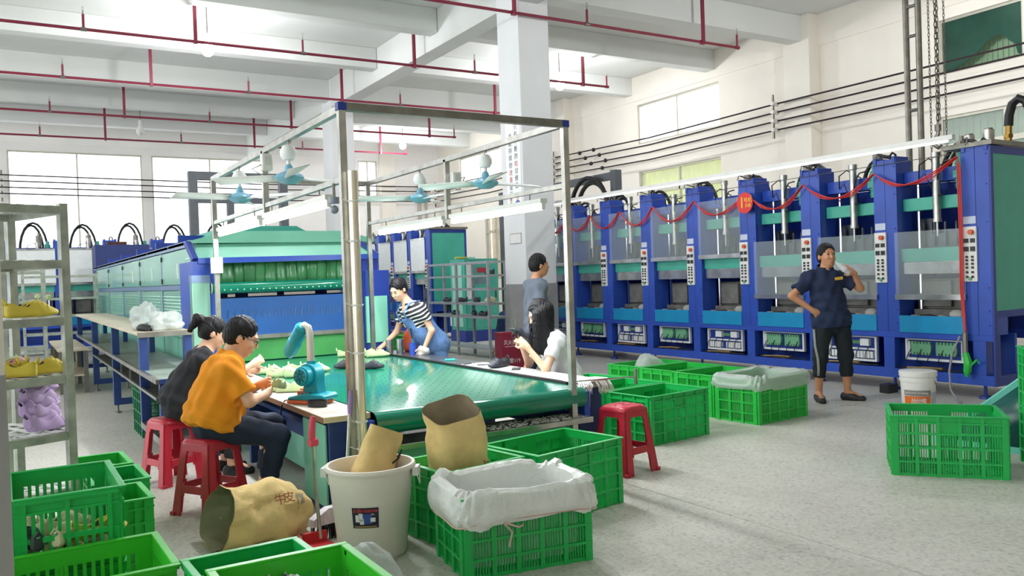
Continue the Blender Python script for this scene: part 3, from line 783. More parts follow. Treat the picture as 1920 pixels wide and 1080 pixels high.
op(MB().box(1.94, OY0+.06, .93, 3.6, OY0+.1, 1.36), 'blue_apron', mat('apron_blue', '25599c', .35, var=.15, scale=2), bevel=.004)
for k in range(22):
    x = 2.0+k*.075; 
    op(MB().tube([(x, OY0+.05, 1.14), (x, OY0+.045, 1.2), (x+.004, OY0+.03, 1.23)], .004, 4), 'apron_hook', STEEL)
for (a, b_) in ((2.08, 2.16), (2.3, 2.62), (2.7, 3.06), (3.2, 3.56)): op(MB().box(a, OY0+.05, 1.375, b_, OY0+.12, 1.405), 'chrome_guide', CHROME)
op(MB().box(1.94, OY0+.0, .9, 3.6, OY0+.1, .945), 'apron_sill', STEEL)
op(MB().box(1.94, OY0+.04, .66, 3.6, OY0+.1, .9), 'green_flap', mat('green_flap', '4c9e58', .3, var=.2, scale=3))
# ---------------------------------------------------------------- conveyor table in front of the oven
BX0, BX1, BYN = 2.0, 3.66, 5.02
cv = thing('conveyor_table', 'wide dark green belt conveyor running from the oven mouth to the work benches', 'conveyor', (2.83, 7.2, 0))
def cp(mb, name, mt, **k): return mb.build(name, mt, cv, world=True, **k)
RR = .075
b = MB()
prof = [(OY0+.12, .65)] + [(BYN+RR+.002, .65)] + [(BYN+RR-RR*math.sin(a), .65-RR+RR*math.cos(a)) for a in [math.pi*q/10 for q in range(1, 11)]] + [(OY0+.12, .5)]
vs = [(x, y, z) for x in (BX0, BX1) for y, z in prof]; n_ = len(prof)
b.add(vs, [(i, i+1, n_+i+1, n_+i) for i in range(n_-1)])
cp(b, 'belt', BELT)
st = MB()
for i in range(22):
    for j in range(30):
        x = BX0+.05+i*.0745; y = BYN+.14+j*.11
        st.lathe([(.0045, 0), (.0045, .002), (0, .0025)], (x, y, .65), 5)
o = cp(st, 'belt_holes', BLACK); o['kind'] = 'stuff'
st = MB()
for i in range(18): st.sphere((BX0+.06+i*.09, BYN+.006, .59), (.006, .004, .006), 6, 4)
o = cp(st, 'belt_studs', WHITEP); o['kind'] = 'stuff'
cp(MB().box(BX0-.0, BYN+.3, .3, BX0+.04, OY0, .48), 'side_beam', BLUE); cp(MB().box(BX1-.04, BYN+.3, .3, BX1, OY0, .48), 'side_beam', BLUE)
ft = cp(MB().box(BX0, 5.16, .03, BX1, 5.2, .40), 'front_panel', MINT)
cp(MB().box(BX0, 5.17, .0, BX1, 5.21, .05), 'kick_plate', BLUE_D)
# chip tray under the roller
cp(MB().box(BX0+.02, 4.98, .40, BX1+.02, 5.3, .44), 'chip_tray', STEEL, bevel=.004)
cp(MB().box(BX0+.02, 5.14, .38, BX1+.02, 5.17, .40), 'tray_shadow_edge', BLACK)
ch = MB(); rnd = random.Random(3)
for k in range(260):
    x = BX0+.75+rnd.random()**.7*.9; y = 5.0+rnd.random()*.22
    ch.rbox((x, y, .444), (rnd.uniform(.008, .03), rnd.uniform(.004, .012), .004), (0, 0, rnd.random()*3))
ch.build('foam_scraps', [mat('pale_scrap', 'dfe5df', .8)], cv, world=True)['kind'] = 'stuff'
cp(MB().box(BX1+.0, 5.06, .4, BX1+.05, 5.5, .62), 'roller_cheek', BLUE); cp(MB().box(BX0-.04, 5.06, .4, BX0, 5.5, .6), 'roller_cheek', BLUE)

# ---------------------------------------------------------------- left bench
WOOD = mat('scuffed_grey_board', 'c9c0b4', .5, var=.3, scale=5); EDGE = mat('brown_bench_edge', '8c6a50', .6, var=.2, scale=8); PALE_E = mat('pale_bench_edge', 'd6cba0', .6, var=.1)
lb = thing('work_bench', 'low scuffed bench with mint end panel left of the belt, under the heat blower', 'bench', (1.82, 7.0, 0))
def lp(mb, name, mt, **k): return mb.build(name, mt, lb, world=True, **k)
lp(MB().box(1.68, 5.12, .615, 1.99, 9.2, .65), 'bench_top', WOOD, bevel=.004)
lp(MB().box(1.676, 5.118, .612, 1.68, 9.2, .648), 'front_edge', EDGE); lp(MB().box(1.68, 5.112, .612, 1.99, 5.12, .648), 'end_edge', PALE_E)
lp(MB().box(1.70, 5.17, .06, 1.715, 5.62, .59), 'side_panel', MINT, bevel=.003)
lp(MB().box(1.72, 5.14, .0, 1.98, 5.2, .61), 'end_panel', NAVY, bevel=.004)
lp(MB().box(1.72, 5.6, .0, 1.98, 5.66, .61), 'inner_panel', NAVY)
lp(MB().box(1.72, 5.2, .02, 1.98, 5.6, .06), 'bench_floor', NAVY)
lp(MB().box(1.95, 5.66, .3, 1.985, 9.2, .6), 'back_panel', NAVY)
lp(MB().box(1.95, 5.66, .05, 1.97, 9.2, .3), 'lower_panel', MINT)
for y in (7.2, 9.1): lp(MB().box(1.72, y-.03, 0, 1.95, y+.03, .61), 'leg', NAVY)
lp(MB().box(1.74, 5.7, .52, 1.94, 7.1, .55), 'under_shelf', NAVY)

# ---------------------------------------------------------------- right bench
rb = thing('work_bench', 'white-topped work bench with blue end panels right of the belt', 'bench', (3.85, 7.0, 0))
def rp(mb, name, mt, **k): return mb.build(name, mt, rb, world=True, **k)
TOPW = mat('worn_white_top', 'd9dcd8', .4, var=.25, scale=4)
rp(MB().box(3.70, 5.26, .63, 4.02, 7.2, .66), 'bench_top', TOPW, bevel=.004)
rp(MB().box(3.70, 7.2, .63, 4.02, 9.3, .658), 'black_top', mat('black_bench_top', '4a4e54', .25, var=.2), bevel=.004)
rp(MB().box(3.665, 5.3, .61, 3.70, 9.3, .67), 'rubber_edge', BLACK)
rp(MB().box(3.76, 5.245, .61, 4.03, 5.26, .66), 'end_edge', mat('grey_trim', 'b4b4ae', .5))
rp(MB().box(3.78, 5.30, .0, 4.0, 5.36, .62), 'end_panel', NAVY, bevel=.004)
rp(MB().box(3.70, 5.32, .3, 3.78, 5.38, .63), 'inner_post', BLUE)
rp(MB().box(3.70, 5.4, .35, 3.74, 9.3, .63), 'side_beam', BLUE)
for y in (7.0, 9.2): rp(MB().box(3.76, y-.03, 0, 3.98, y+.03, .63), 'leg', NAVY)
fr = MB(); rnd = random.Random(5)
for k in range(90):
    a = rnd.random(); x = 3.68+.34*a; z = .665
    if a < .55: pts = [(x+.02, 5.4, z+.004), (x, 5.27, z+.006), (x-.02-rnd.random()*.05, 5.2-rnd.random()*.03, z-.03), (x-.04-rnd.random()*.08, 5.17, z-.08-rnd.random()*.14)]
    else: pts = [(x, 5.4, z+.004), (x+.02, 5.26, z+.006), (x+.03, 5.22, z-.04), (x+.03+rnd.random()*.02, 5.215, z-.05-rnd.random()*.06)]
    fr.tube(pts, .0028, 4)
fringe = thing('foam_thread_pile', 'pile of white foam trimmings hanging like a fringe over the bench end', 'trimmings', (3.85, 5.28, .66))
o = fr.build('trimmings', WHITEP, fringe, world=True); o['kind'] = 'stuff'
t = thing('steel_bracket', 'thin steel rod with a bolt sticking out past the white bench end', 'rod', (4.05, 5.22, .66))
r_ = MB(); r_.cyl((3.72, 5.235, .675), (4.19, 5.1, .68), .006, n=6); r_.build('rod', STEEL, t, world=True)
r_ = MB(); r_.cyl((4.19, 5.1, .62), (4.19, 5.1, .74), .013, n=8); r_.build('bolt', STEEL_D, t, world=True)

# ---------------------------------------------------------------- canopy frame over the belt
fx = thing('canopy_frame', 'square-tube steel frame on tall posts over the conveyor table', 'frame', (2.71, 7.0, 0))
def fp(a, b_, name, s=.045, mt=STEEL): return MB().bar(a, b_, s, s).build(name, mt, fx, world=True)
FZ, LZ, FX0, FX1, FY0, FYM, FY1 = 2.6, 2.15, 1.87, 3.55, 5.05, 6.97, 8.95
for x, xb in ((FX0, FX0-.025), (FX1, FX1)):
    p = fp((xb, FY0, 0), (xb, FY0, FZ), 'post'); MB().cbox((xb, FY0, FZ), (.056, .056, .05)).build('corner_cap', BLUE_D, p, world=True)
    fp((x, FY1, .0), (x, FY1, FZ), 'post'); fp((x, FYM, LZ-.1), (x, FYM, FZ), 'drop_post')
    fp((x, FY0, FZ), (x, FY1, FZ), 'top_rail'); fp((x, FY0, LZ), (x, FY1, LZ), 'lower_rail', .035)
fp((FX0, FY0, FZ), (FX1, FY0, FZ), 'cross_rail', .05, STEEL_D); fp((FX0, FY1, FZ), (FX1, FY1, FZ), 'cross_rail'); 
t = thing('conduit_pipe', 'thick cream-gold pipe tied to the near left frame post', 'pipe', (1.872, 4.985, 0))
MB().cyl((1.882, 4.985, .08), (1.882, 4.985, 2.19), .033, n=14).build('pipe', mat('warm_steel_pipe', 'e0d8c6', .25, .75, var=.15), t, world=True)
for z in (.45, .62, 1.05, 1.35, 1.75, 2.0):
    tt = MB(); tt.lathe([(.036, z-.006), (.039, z), (.036, z+.006)], (1.882, 4.985, 0), 14); tt.tube([(1.84, 4.985, z), (1.80, 4.985, z+.02)], .003, 4); tt.build('cable_tie', WHITEP, t, world=True)
# things hung on the frame
FBLUE = mat('fan_blue', '7fb9d2', .35, var=.06); FWHITE = mat('fan_white', 'eef1f1', .35, var=.04)
def fan(x, y, label, rz, dz=0.):
    t = thing('ceiling_fan', label, 'fan', (x, y, 2.3+dz), rz, 'ceiling fans hung from the canopy frame')
    h = MB(); h.tube([(0, 0, .24), (0, 0, .275), (.02, 0, .285), (.02, 0, .262)], .006, 5); h.build('hook', STEEL_D, t)
    MB().lathe([(0, .255), (.012, .25), (.042, .24), (.063, .2), (.06, .165), (.042, .135), (.016, .13), (.016, .02)], n=16).build('cup', FWHITE, t)
    MB().lathe([(.018, .1), (.03, .085), (.036, .05), (.032, .04)], n=16).build('collar', FBLUE, t)
    MB().lathe([(.02, .05), (.05, .045), (.1, .02), (.112, .0), (.1, -.015), (.07, -.035), (.05, -.045), (0, -.048)], n=24).build('motor', FBLUE, t)
    for k in range(3):
        a = 2*math.pi*k/3
        def fn(u, v): 
            r_ = .1+.5*u; wd = (.045+.03*u)*(2*v-1); z = .002+.018*(2*v-1)
            return (r_*math.cos(a)-wd*math.sin(a), r_*math.sin(a)+wd*math.cos(a), z)
        MB().grid(fn, 6, 2).build('blade', FWHITE, t, solid=.006)
fan(FX0, 6.29, 'ceiling fan nearest the camera on the left frame rail', R(20))
fan(FX0, 7.84, 'ceiling fan farther back on the left frame rail', R(70))
fan(FX1, 7.56, 'ceiling fan farther back on the right frame rail', R(40))
fan(FX1, 6.24, 'ceiling fan nearest the camera on the right frame rail, before the column', R(10))
def tube_light(x, y0, y1, z, label, lit=True):
    t = thing('tube_light', label, 'lamp', (x, (y0+y1)/2, z), group='tube lights on the canopy frame')
    MB().box(x-.03, y0, z, x+.03, y1, z+.035).build('batten', WHITEP, t, world=True)
    MB().cyl((x, y0+.03, z-.03), (x, y1-.03, z-.03), .022, n=10).build('tube', TUBE_E, t, world=True)
    for y in (y0+.02, y1-.02): MB().cbox((x, y, z-.02), (.03, .03, .06)).build('tube_holder', WHITEP, t, world=True)
    for y in (y0+.2, y1-.2): MB().cyl((x, y, z+.03), (x, y, z+.085), .006, n=5).build('hanger', STEEL_D, t, world=True)
    l = bpy.data.lights.new('tube_glow', 'AREA'); l.shape = 'RECTANGLE'; l.size = .06; l.size_y = y1-y0-.1; l.energy = TUBE_W; l.color = (.95, .98, 1)
    lo = bpy.data.objects.new('tube_glow', l); col.objects.link(lo); lo.parent = t; lo.location = (0, 0, -.06)
tube_light(FX0, 5.4, 7.0, LZ-.1, 'lit tube light under the left frame rail, nearer end')
tube_light(FX0, 7.15, 8.75, LZ-.1, 'lit tube light under the left frame rail, toward the oven')
tube_light(FX1, 5.35, 6.9, LZ-.1, 'lit tube light under the right frame rail, nearer end')
tube_light(FX1, 7.05, 8.65, LZ-.1, 'lit tube light under the right frame rail, toward the oven')
def wall_box(loc, d, label, name='switch_box'):
    t = thing(name, label, 'switch box', loc); MB().cbox((0, 0, 0), d).build('case', WHITEP, t, bevel=.006)
    MB().cbox((0, -d[1]/2-.004, .01), (d[0]*.6, .008, d[2]*.5)).build('cover', mat('grey_cover', 'cfcfcd', .4), t); return t
t = wall_box((FX0, FYM-.06, 2.5), (.085, .07, .14), 'white fan regulator box on the left drop post'); MB().tube([(-.04, 0, -.02), (-.12, 0, -.06), (-.05, 0, -.1), (0, 0, -.1)], .005, 5).build('lead', STEEL_D, t)
t = wall_box((FX1+.06, FYM-.06, 2.42), (.085, .07, .12), 'white fan regulator box on the right drop post'); MB().tube([(.04, 0, .0), (.1, 0, .02), (.04, 0, -.1), (0, 0, -.1)], .005, 5).build('lead', STEEL_D, t)
wall_box((FX0-.01, FY1-.06, 1.71), (.11, .07, .16), 'white socket box on the far left frame post beside the oven hood')
t = thing('camera_dome', 'small grey round security camera hung under the left frame rail near the post', 'camera', (FX0-.02, 5.25, LZ-.16))
MB().cyl((0, 0, .02), (0, 0, .06), .035, n=14).build('mount', mat('grey_blue_plastic', '8b93a6', .4), t); MB().sphere((0, 0, -.02), .028, 12, 8).build('ball', mat('grey_blue_plastic', '8b93a6', .4), t); MB().cyl((0, 0, .06), (0, 0, .15), .01, n=6).build('stem', STEEL_D, t)
# ---------------------------------------------------------------- long two-tier work table beside the oven
tb = thing('work_table', 'long two-tier navy work table with worn board tops standing beside the oven', 'table', (1.3, 12.3, 0))
def tp(mb, name, mt, **k): return mb.build(name, mt, tb, world=True, **k)
GBOARD = mat('worn_tan_board', 'cbbfa6', .45, var=.2, scale=3); GREYB = mat('grey_green_board', '86938a', .4, var=.25, scale=3)
tp(MB().box(1.07, 8.72, 1.045, 1.56, 17.0, 1.075), 'upper_top', GBOARD, bevel=.004); tp(MB().box(1.065, 8.7, 1.03, 1.57, 8.725, 1.08), 'upper_edge', STEEL)
tp(MB().box(1.1, 7.68, .69, 1.62, 17.0, .71), 'lower_top', GREYB, bevel=.004); tp(MB().box(1.065, 7.66, .68, 1.1, 17.0, .72), 'lower_edge', STEEL); tp(MB().box(1.1, 7.65, .68, 1.62, 7.68, .72), 'lower_edge', NAVY)
tp(MB().box(1.075, 7.68, .53, 1.1, 13.9, .555), 'side_rail', STEEL); tp(MB().box(1.1, 7.7, .52, 1.6, 13.9, .535), 'drawer_shelf', STEEL_D)
for y in (8.77, 11.2, 13.9, 16.9):
    tp(MB().box(1.08, y-.045, .71 if y > 9 else .12, 1.16, y+.045, 1.045), 'upright', NAVY); tp(MB().box(1.5, y-.045, .71, 1.56, y+.045, 1.045), 'upright', NAVY)
    if y > 9:
        tp(MB().box(1.08, y-.045, .1, 1.16, y+.045, .69), 'leg', NAVY); tp(MB().box(1.5, y-.045, .1, 1.57, y+.045, .69), 'leg', NAVY); tp(MB().box(1.16, y-.045, .1, 1.5, y+.045, .17), 'foot_rail', NAVY)
        for x in (1.12, 1.535): tp(MB().cyl((x, y, .01), (x, y, .1), .014, n=8).cyl((x, y, 0), (x, y, .015), .04, n=10), 'levelling_foot', STEEL_D)
tp(MB().box(1.1, 7.68, .0, 1.17, 7.76, .69), 'leg', NAVY); tp(MB().box(1.5, 7.68, 0, 1.6, 7.76, .69), 'leg', NAVY)
tp(MB().box(1.075, 7.66, .16, 1.12, 8.8, .22), 'low_rail', STEEL); tp(MB().box(1.12, 7.76, .18, 1.6, 8.8, .2), 'low_shelf', STEEL_D)
for y in (9.6, 10.4): tp(MB().box(1.085, y-.008, .555, 1.1, y+.008, .69), 'stay', STEEL)
t2 = thing('side_table', 'shorter steel table with tan top at the far left beyond the long table', 'table', (.8, 15.0, 0))
MB().box(.62, 13.75, .62, 1.02, 16.6, .65).build('table_top', GBOARD, t2, world=True)
for x in (.66, .98):
    for y in (13.82, 15.2, 16.5): MB().box(x-.03, y-.03, 0, x+.03, y+.03, .62).build('leg', STEEL_D, t2, world=True)
MB().box(.62, 13.8, .25, 1.02, 16.6, .27).build('low_shelf', GBOARD, t2, world=True)

def lump(name, label, cat, c, r, mt, seed, amp=.35, n=18, group=None, freq=3.):
    """crumpled bag: a wrinkled flattened ball resting on its base"""
    rnd = random.Random(seed); off = Vector((rnd.random()*9, rnd.random()*9, rnd.random()*9))
    from mathutils import noise
    b = MB()
    def fn(u, v):
        a = 2*math.pi*u; t = math.pi*(v-.5)
        d = Vector((math.cos(t)*math.cos(a), math.cos(t)*math.sin(a), math.sin(t)))
        k = 1+amp*noise.noise(d*freq*.6+off)+amp*.4*noise.noise(d*freq*2+off)
        p = Vector((d.x*r[0]*k, d.y*r[1]*k, d.z*r[2]*k)); p.z = max(p.z, -r[2]*.55)+r[2]*.55
        return p
    b.grid(fn, n, n//2+2, closed=True)
    o = b.build(name, mt, smooth='all'); o.location = c
    return tag(o, label, cat, group)
lump('plastic_bag', 'crumpled milky plastic bag standing on the long table, the taller one', 'bag', (1.26, 9.55, 1.075), (.15, .26, .17), FILM, 3, .32, 48)
lump('plastic_bag', 'flatter crumpled grey plastic bag at the near end of the long table', 'bag', (1.38, 9.08, 1.075), (.17, .22, .12), FILM, 8, .32, 48)
lump('dark_cloth', 'dark crumpled cloth lying beside the plastic bags on the long table', 'cloth', (1.2, 9.15, 1.075), (.08, .2, .045), BLACK, 5, .4, 16)

# ---------------------------------------------------------------- crates
def crate_parts(L, W, H, style):
    """wall meshes in local space: long wall along X at y = -W/2, short wall along Y at x = L/2"""
    def wall(n_, len_):
        b = MB(); d = .012
        def bx(u0, u1, z0, z1, t0=0., t1=d): b.box(u0, t0, z0, u1, t1, z1)
        if style == 'fine':
            nb = max(3, round(len_/.145)); bw = (len_-.04)/nb; rows = [.0, .1, .2, .3, .39]
            bx(-len_/2, len_/2, 0, .018); bx(-len_/2, len_/2, H-.045, H)
            for z in rows[1:-1]: bx(-len_/2, len_/2, z*H/.42-.006, z*H/.42+.006, -.012, d)
            bx(-len_/2, len_/2, H-.05, H-.04, -.014, d)
            for k in range(nb+1):
                u = -len_/2+.02+k*bw; w_ = .012 if 0 < k < nb else .02
                bx(u-w_, u+w_, 0, H, -.01, d)
            for k in range(nb):
                u = -len_/2+.02+k*bw+.012
                for q in range(1, 7):
                    c = u+(bw-.024)*q/7; bx(c-.0034, c+.0034, .018, H-.045, .002, d-.002)
            if nb >= 5:
                u = -len_/2+.02+(nb//2)*bw; bx(u, u+bw, H-.13, H-.04)
            elif n_ == 'short':
                pass
        else:
            bx(-len_/2, len_/2, 0, .03); bx(-len_/2, len_/2, H-.06, H)
            m_ = len_*.1; bx(-len_/2+.0005, -len_/2+m_,   .03, H-.06, .0007, d-.0007); bx(len_/2-m_, len_/2-.0005,   .03, H-.06, .0007, d-.0007)
            bx(-len_/2, len_/2, H-.066, H-.056, -.008, d); bx(-len_/2, len_/2, H-.02, H, -.014, d)
            nr = max(2, round((H-.12)/.1)); rh = (H-.09)/nr
            for r_ in range(1, nr): bx(-len_/2, len_/2, .03+r_*rh-.01, .03+r_*rh+.01, -.004, d)
            span = len_-2*m_; nn = max(6, round(span/.033))
            for k in range(nn+1):
                c = -span/2+span*k/nn; bx(c-.007, c+.007, .03, H-.06, .001, d-.001)
            for c in (-len_/2+m_*.95, 0, len_/2-m_*.95): bx(c-.008, c+.008, 0, H, -.01, d)
        return b
    return wall('long', L), wall('short', W-.0262)
CRATES = {}
def crate(loc, rz, label, L=.75, W=.54, H=.42, style='fine', mt=None, group='green plastic crates'):
    mt = mt or CRATE_G
    key = (L, W, H, style, mt.name)
    t = thing('plastic_crate', label, 'crate', loc, R(rz), group)
    if key not in CRATES:
        lw, sw = crate_parts(L, W, H, style)
        a = lw.build('long_wall', mt, t); a.location = (0, -W/2, 0)
        s = sw.build('short_wall', mt, t); s.location = (L/2, 0, 0); s.rotation_euler = (0, 0, math.pi/2)
        b = MB()
        for x in range(7): b.box(-L/2+.01+x*(L-.02)/7, -W/2+.01, 0, -L/2+.01+x*(L-.02)/7+.05, W/2-.01, .012)
        for y in range(6): b.box(-L/2+.01, -W/2+.01+y*(W-.02)/6, .004, L/2-.01, -W/2+.01+y*(W-.02)/6+.04, .014)
        fl_ = b.build('base', mt, t)
        rm = MB(); o_ = .016
        for y0, y1 in ((-W/2-o_, -W/2+.014), (W/2-.014, W/2+o_)): rm.box(-L/2-o_, y0, H-.004, L/2+o_, y1, H+.006)
        for x0, x1 in ((-L/2-o_, -L/2+.014), (L/2-.014, L/2+o_)): rm.box(x0, -W/2+.014, H-.004, x1, W/2-.014, H+.006)
        rim = rm.build('rim', mt, t, bevel=.003)
        CRATES[key] = (a, s, fl_, rim)
        first = True
    else:
        a, s, fl_, rim = CRATES[key]; first = False
        for src in (a, s, fl_, rim):
            c = src.copy(); col.objects.link(c); c.parent = t
    c = a.copy(); col.objects.link(c); c.parent = t; c.location = (0, W/2, 0); c.rotation_euler = (0, 0, math.pi)
    c = s.copy(); col.objects.link(c); c.parent = t; c.location = (-L/2, 0, 0); c.rotation_euler = (0, 0, -math.pi/2)
    return t
# centre group
crate((2.27, 3.83, 0), -9, 'green crate in the front centre lined with a white plastic bag', L=.70, W=.47, H=.405)
crate((2.28, 4.42, 0), 8, 'green crate behind the bagged front crate holding the upright kraft sack', L=.56, W=.46)
crate((2.99, 4.50, 0), 10, 'empty open green crate at the conveyor end between kraft sack and red stool', L=.73, W=.52)
# right rows
crate((5.02, 5.81, 0), 6, 'green crate right of the single red stool, nearest in its row', W=.52)
crate((5.0, 6.39, 0), 6, 'green crate directly behind the one beside the red stool', W=.52)
crate((4.98, 6.97, 0), 6, 'green crate behind the white fringe end of the bench, third in its row', W=.52)
crate((6.43, 5.88, 0), 4, 'bright green crate lined with a milky bag at the standing man\'s feet', mt=CRATE_L, W=.52)
crate((6.42, 6.46, 0), 4, 'bright green crate behind the bag-lined crate near the presses', mt=CRATE_L, W=.52)
crate((6.43, 7.04, 0), 4, 'bright green crate third from the front in the row by the presses', mt=CRATE_L, W=.52)
crate((6.44, 7.62, 0), 4, 'bright green crate farthest back in the row by the presses', mt=CRATE_L, W=.52)
# right foreground
crate((5.76, 3.56, 0), -52, 'big empty green crate alone on the floor at the right, before the paint bucket', L=.72)
c1 = crate((6.45, 2.91, 0), -50, 'lower green crate of the stack cut off by the right edge')
c2 = crate((6.45, 2.91, .428), -50, 'upper green crate of the stack cut off by the right edge')
# left foreground (coarser crates)
GL = 'green crates in the left foreground'
crate((.19, 4.29, .328), 90, 'green crate with long slots holding cream shoes, under the shoe rack at left', .62, .42, .32, 'coarse', CRATE_G, GL)
crate((.19, 4.29, 0), 90, 'lower green crate hidden under the shoe-filled crate at left', .62, .42, .32, 'coarse', CRATE_G, GL)
crate((.16, 3.68, 0), 1, 'bright green crate filling the lower left corner of the picture', .72, .5, .43, 'coarse', CRATE_Y, GL)
crate((.785, 3.28, 0), 2, 'green crate at the bottom edge beside the fallen kraft sack', .44, .38, .43, 'coarse', CRATE_G, GL)
crate((.78, 2.66, 0), 0, 'bright green crate with dark shoes at the bottom edge, nearest the camera', .46, .5, .55, 'coarse', CRATE_Y, GL)
crate((.5, 4.86, 0), 2, 'small bright green crate just right of the shoe-filled crate', .2, .40, .42, 'fine', CRATE_L, GL)
crate((.51, 5.37, 0), 2, 'green crate second behind the shoe-filled crate', .28, .42, .42, 'fine', CRATE_G, GL)
crate((.47, 5.88, 0), 2, 'bright green crate farthest back behind the shoe-filled crate at the rack foot', .3, .42, .42, 'coarse', CRATE_L, GL)
crate((1.35, 9.42, 0), 90, 'tall dark green crate under the long two-tier table', .62, .44, .5, 'fine', CRATE_D, 'crates under the tables')
crate((5.55, 12.3, 0), 10, 'bright green crate standing on the floor behind the overalls woman', .6, .45, .62, 'fine', CRATE_L, 'crates by the far rack')

def liner(loc, rz, label, L, W, H, drop, seed, inside=.25, mt=None):
    from mathutils import noise
    o_ = Vector((seed*3.1, seed*1.7, 0)); b = MB(); n = 96
    def per(u, ex):
        a = 2*math.pi*u; c, s = math.cos(a), math.sin(a); e = .3
        return Vector(((L/2+ex)*math.copysign(abs(c)**e, c), (W/2+ex)*math.copysign(abs(s)**e, s), 0))
    prof = [(-.24, .035), (-.05, .03), (-.03, .06), (-.03, H*.5), (-.034, H-.06), (-.024, H+.02), (.012, H+.04), (.046, H+.014), (.058, H-drop*.35), (.064, H-drop*.7), (.05, H-drop)]
    def fn(u, v):
        k = v*(len(prof)-1); i = min(int(k), len(prof)-2); f_ = k-i
        ex = prof[i][0]*(1-f_)+prof[i+1][0]*f_; z = prof[i][1]*(1-f_)+prof[i+1][1]*f_; wk = min(1, max(0, k-3))
        p = per(u, ex); a = 2*math.pi*u
        q = Vector((math.cos(a)*3, math.sin(a)*3, z*9))
        nz = noise.noise(q*2.2+o_); nz2 = noise.noise(q*.8+o_)
        p *= 1+.035*nz*(1 if k > 5.3 else .0)+(.012*nz2 if k > 4.8 else -.012*abs(nz)); p.z = z+wk*(.028*nz2+.016*nz+.01*noise.noise(q*5+o_))
        return p
    b.grid(fn, n, 36, closed=True)
    o = b.build('plastic_liner', mt or FILM); o.location = loc; o.rotation_euler = (0, 0, R(rz))
    return tag(o, label, 'bag')
LINER = mat('white_liner_film', 'f1f3ef', .35, var=.06, scale=5, alpha=.86, bump=.6, bscale=26)
liner((2.27, 3.83, 0), -9, 'white plastic bag lining the front centre crate, folded over its rim', .69, .46, .405, .14, 2, .3, LINER)
liner((6.43, 5.88, 0), 4, 'milky plastic bag lining the bright green crate near the standing man', .75, .52, .43, .11, 7, .26)
PINKC = mat('pale_pink_cord', 'd9b7ac', .7)
t = thing('tie_cord', 'pale pink cord tied round the bagged front crate', 'cord', (2.27, 3.83, .28), R(-9))
ring = [(math.copysign(abs(math.cos(a))**.3, math.cos(a))*.402, math.copysign(abs(math.sin(a))**.3, math.sin(a))*.284, .0+.012*math.sin(3*a)) for a in [2*math.pi*q/48 for q in range(49)]]
MB().tube(ring, .005, 5).build('loop', PINKC, t)
MB().tube([(-.16, -.285, 0), (-.12, -.3, -.05), (-.14, -.3, -.12)], .005, 5).tube([(-.16, -.285, 0), (-.08, -.3, -.03), (-.06, -.3, -.02)], .005, 5).build('loose_end', PINKC, t)
lump('plastic_bag', 'milky plastic bag with teal contents by the white bin at the bottom edge', 'bag', (1.2, 3.25, 0), (.19, .15, .27), FILM, 21, .13, 34, None, 4.)
lump('teal_scrap', 'teal foam scraps inside the milky bag at the bottom edge', 'scraps', (1.2, 3.22, .02), (.09, .09, .15), TEAL, 22, .3, 16)
lump('plastic_bag', 'white plastic bag inside the farthest crate by the presses', 'bag', (6.5, 7.65, .2), (.2, .12, .2), FILM, 31, .3, 18)

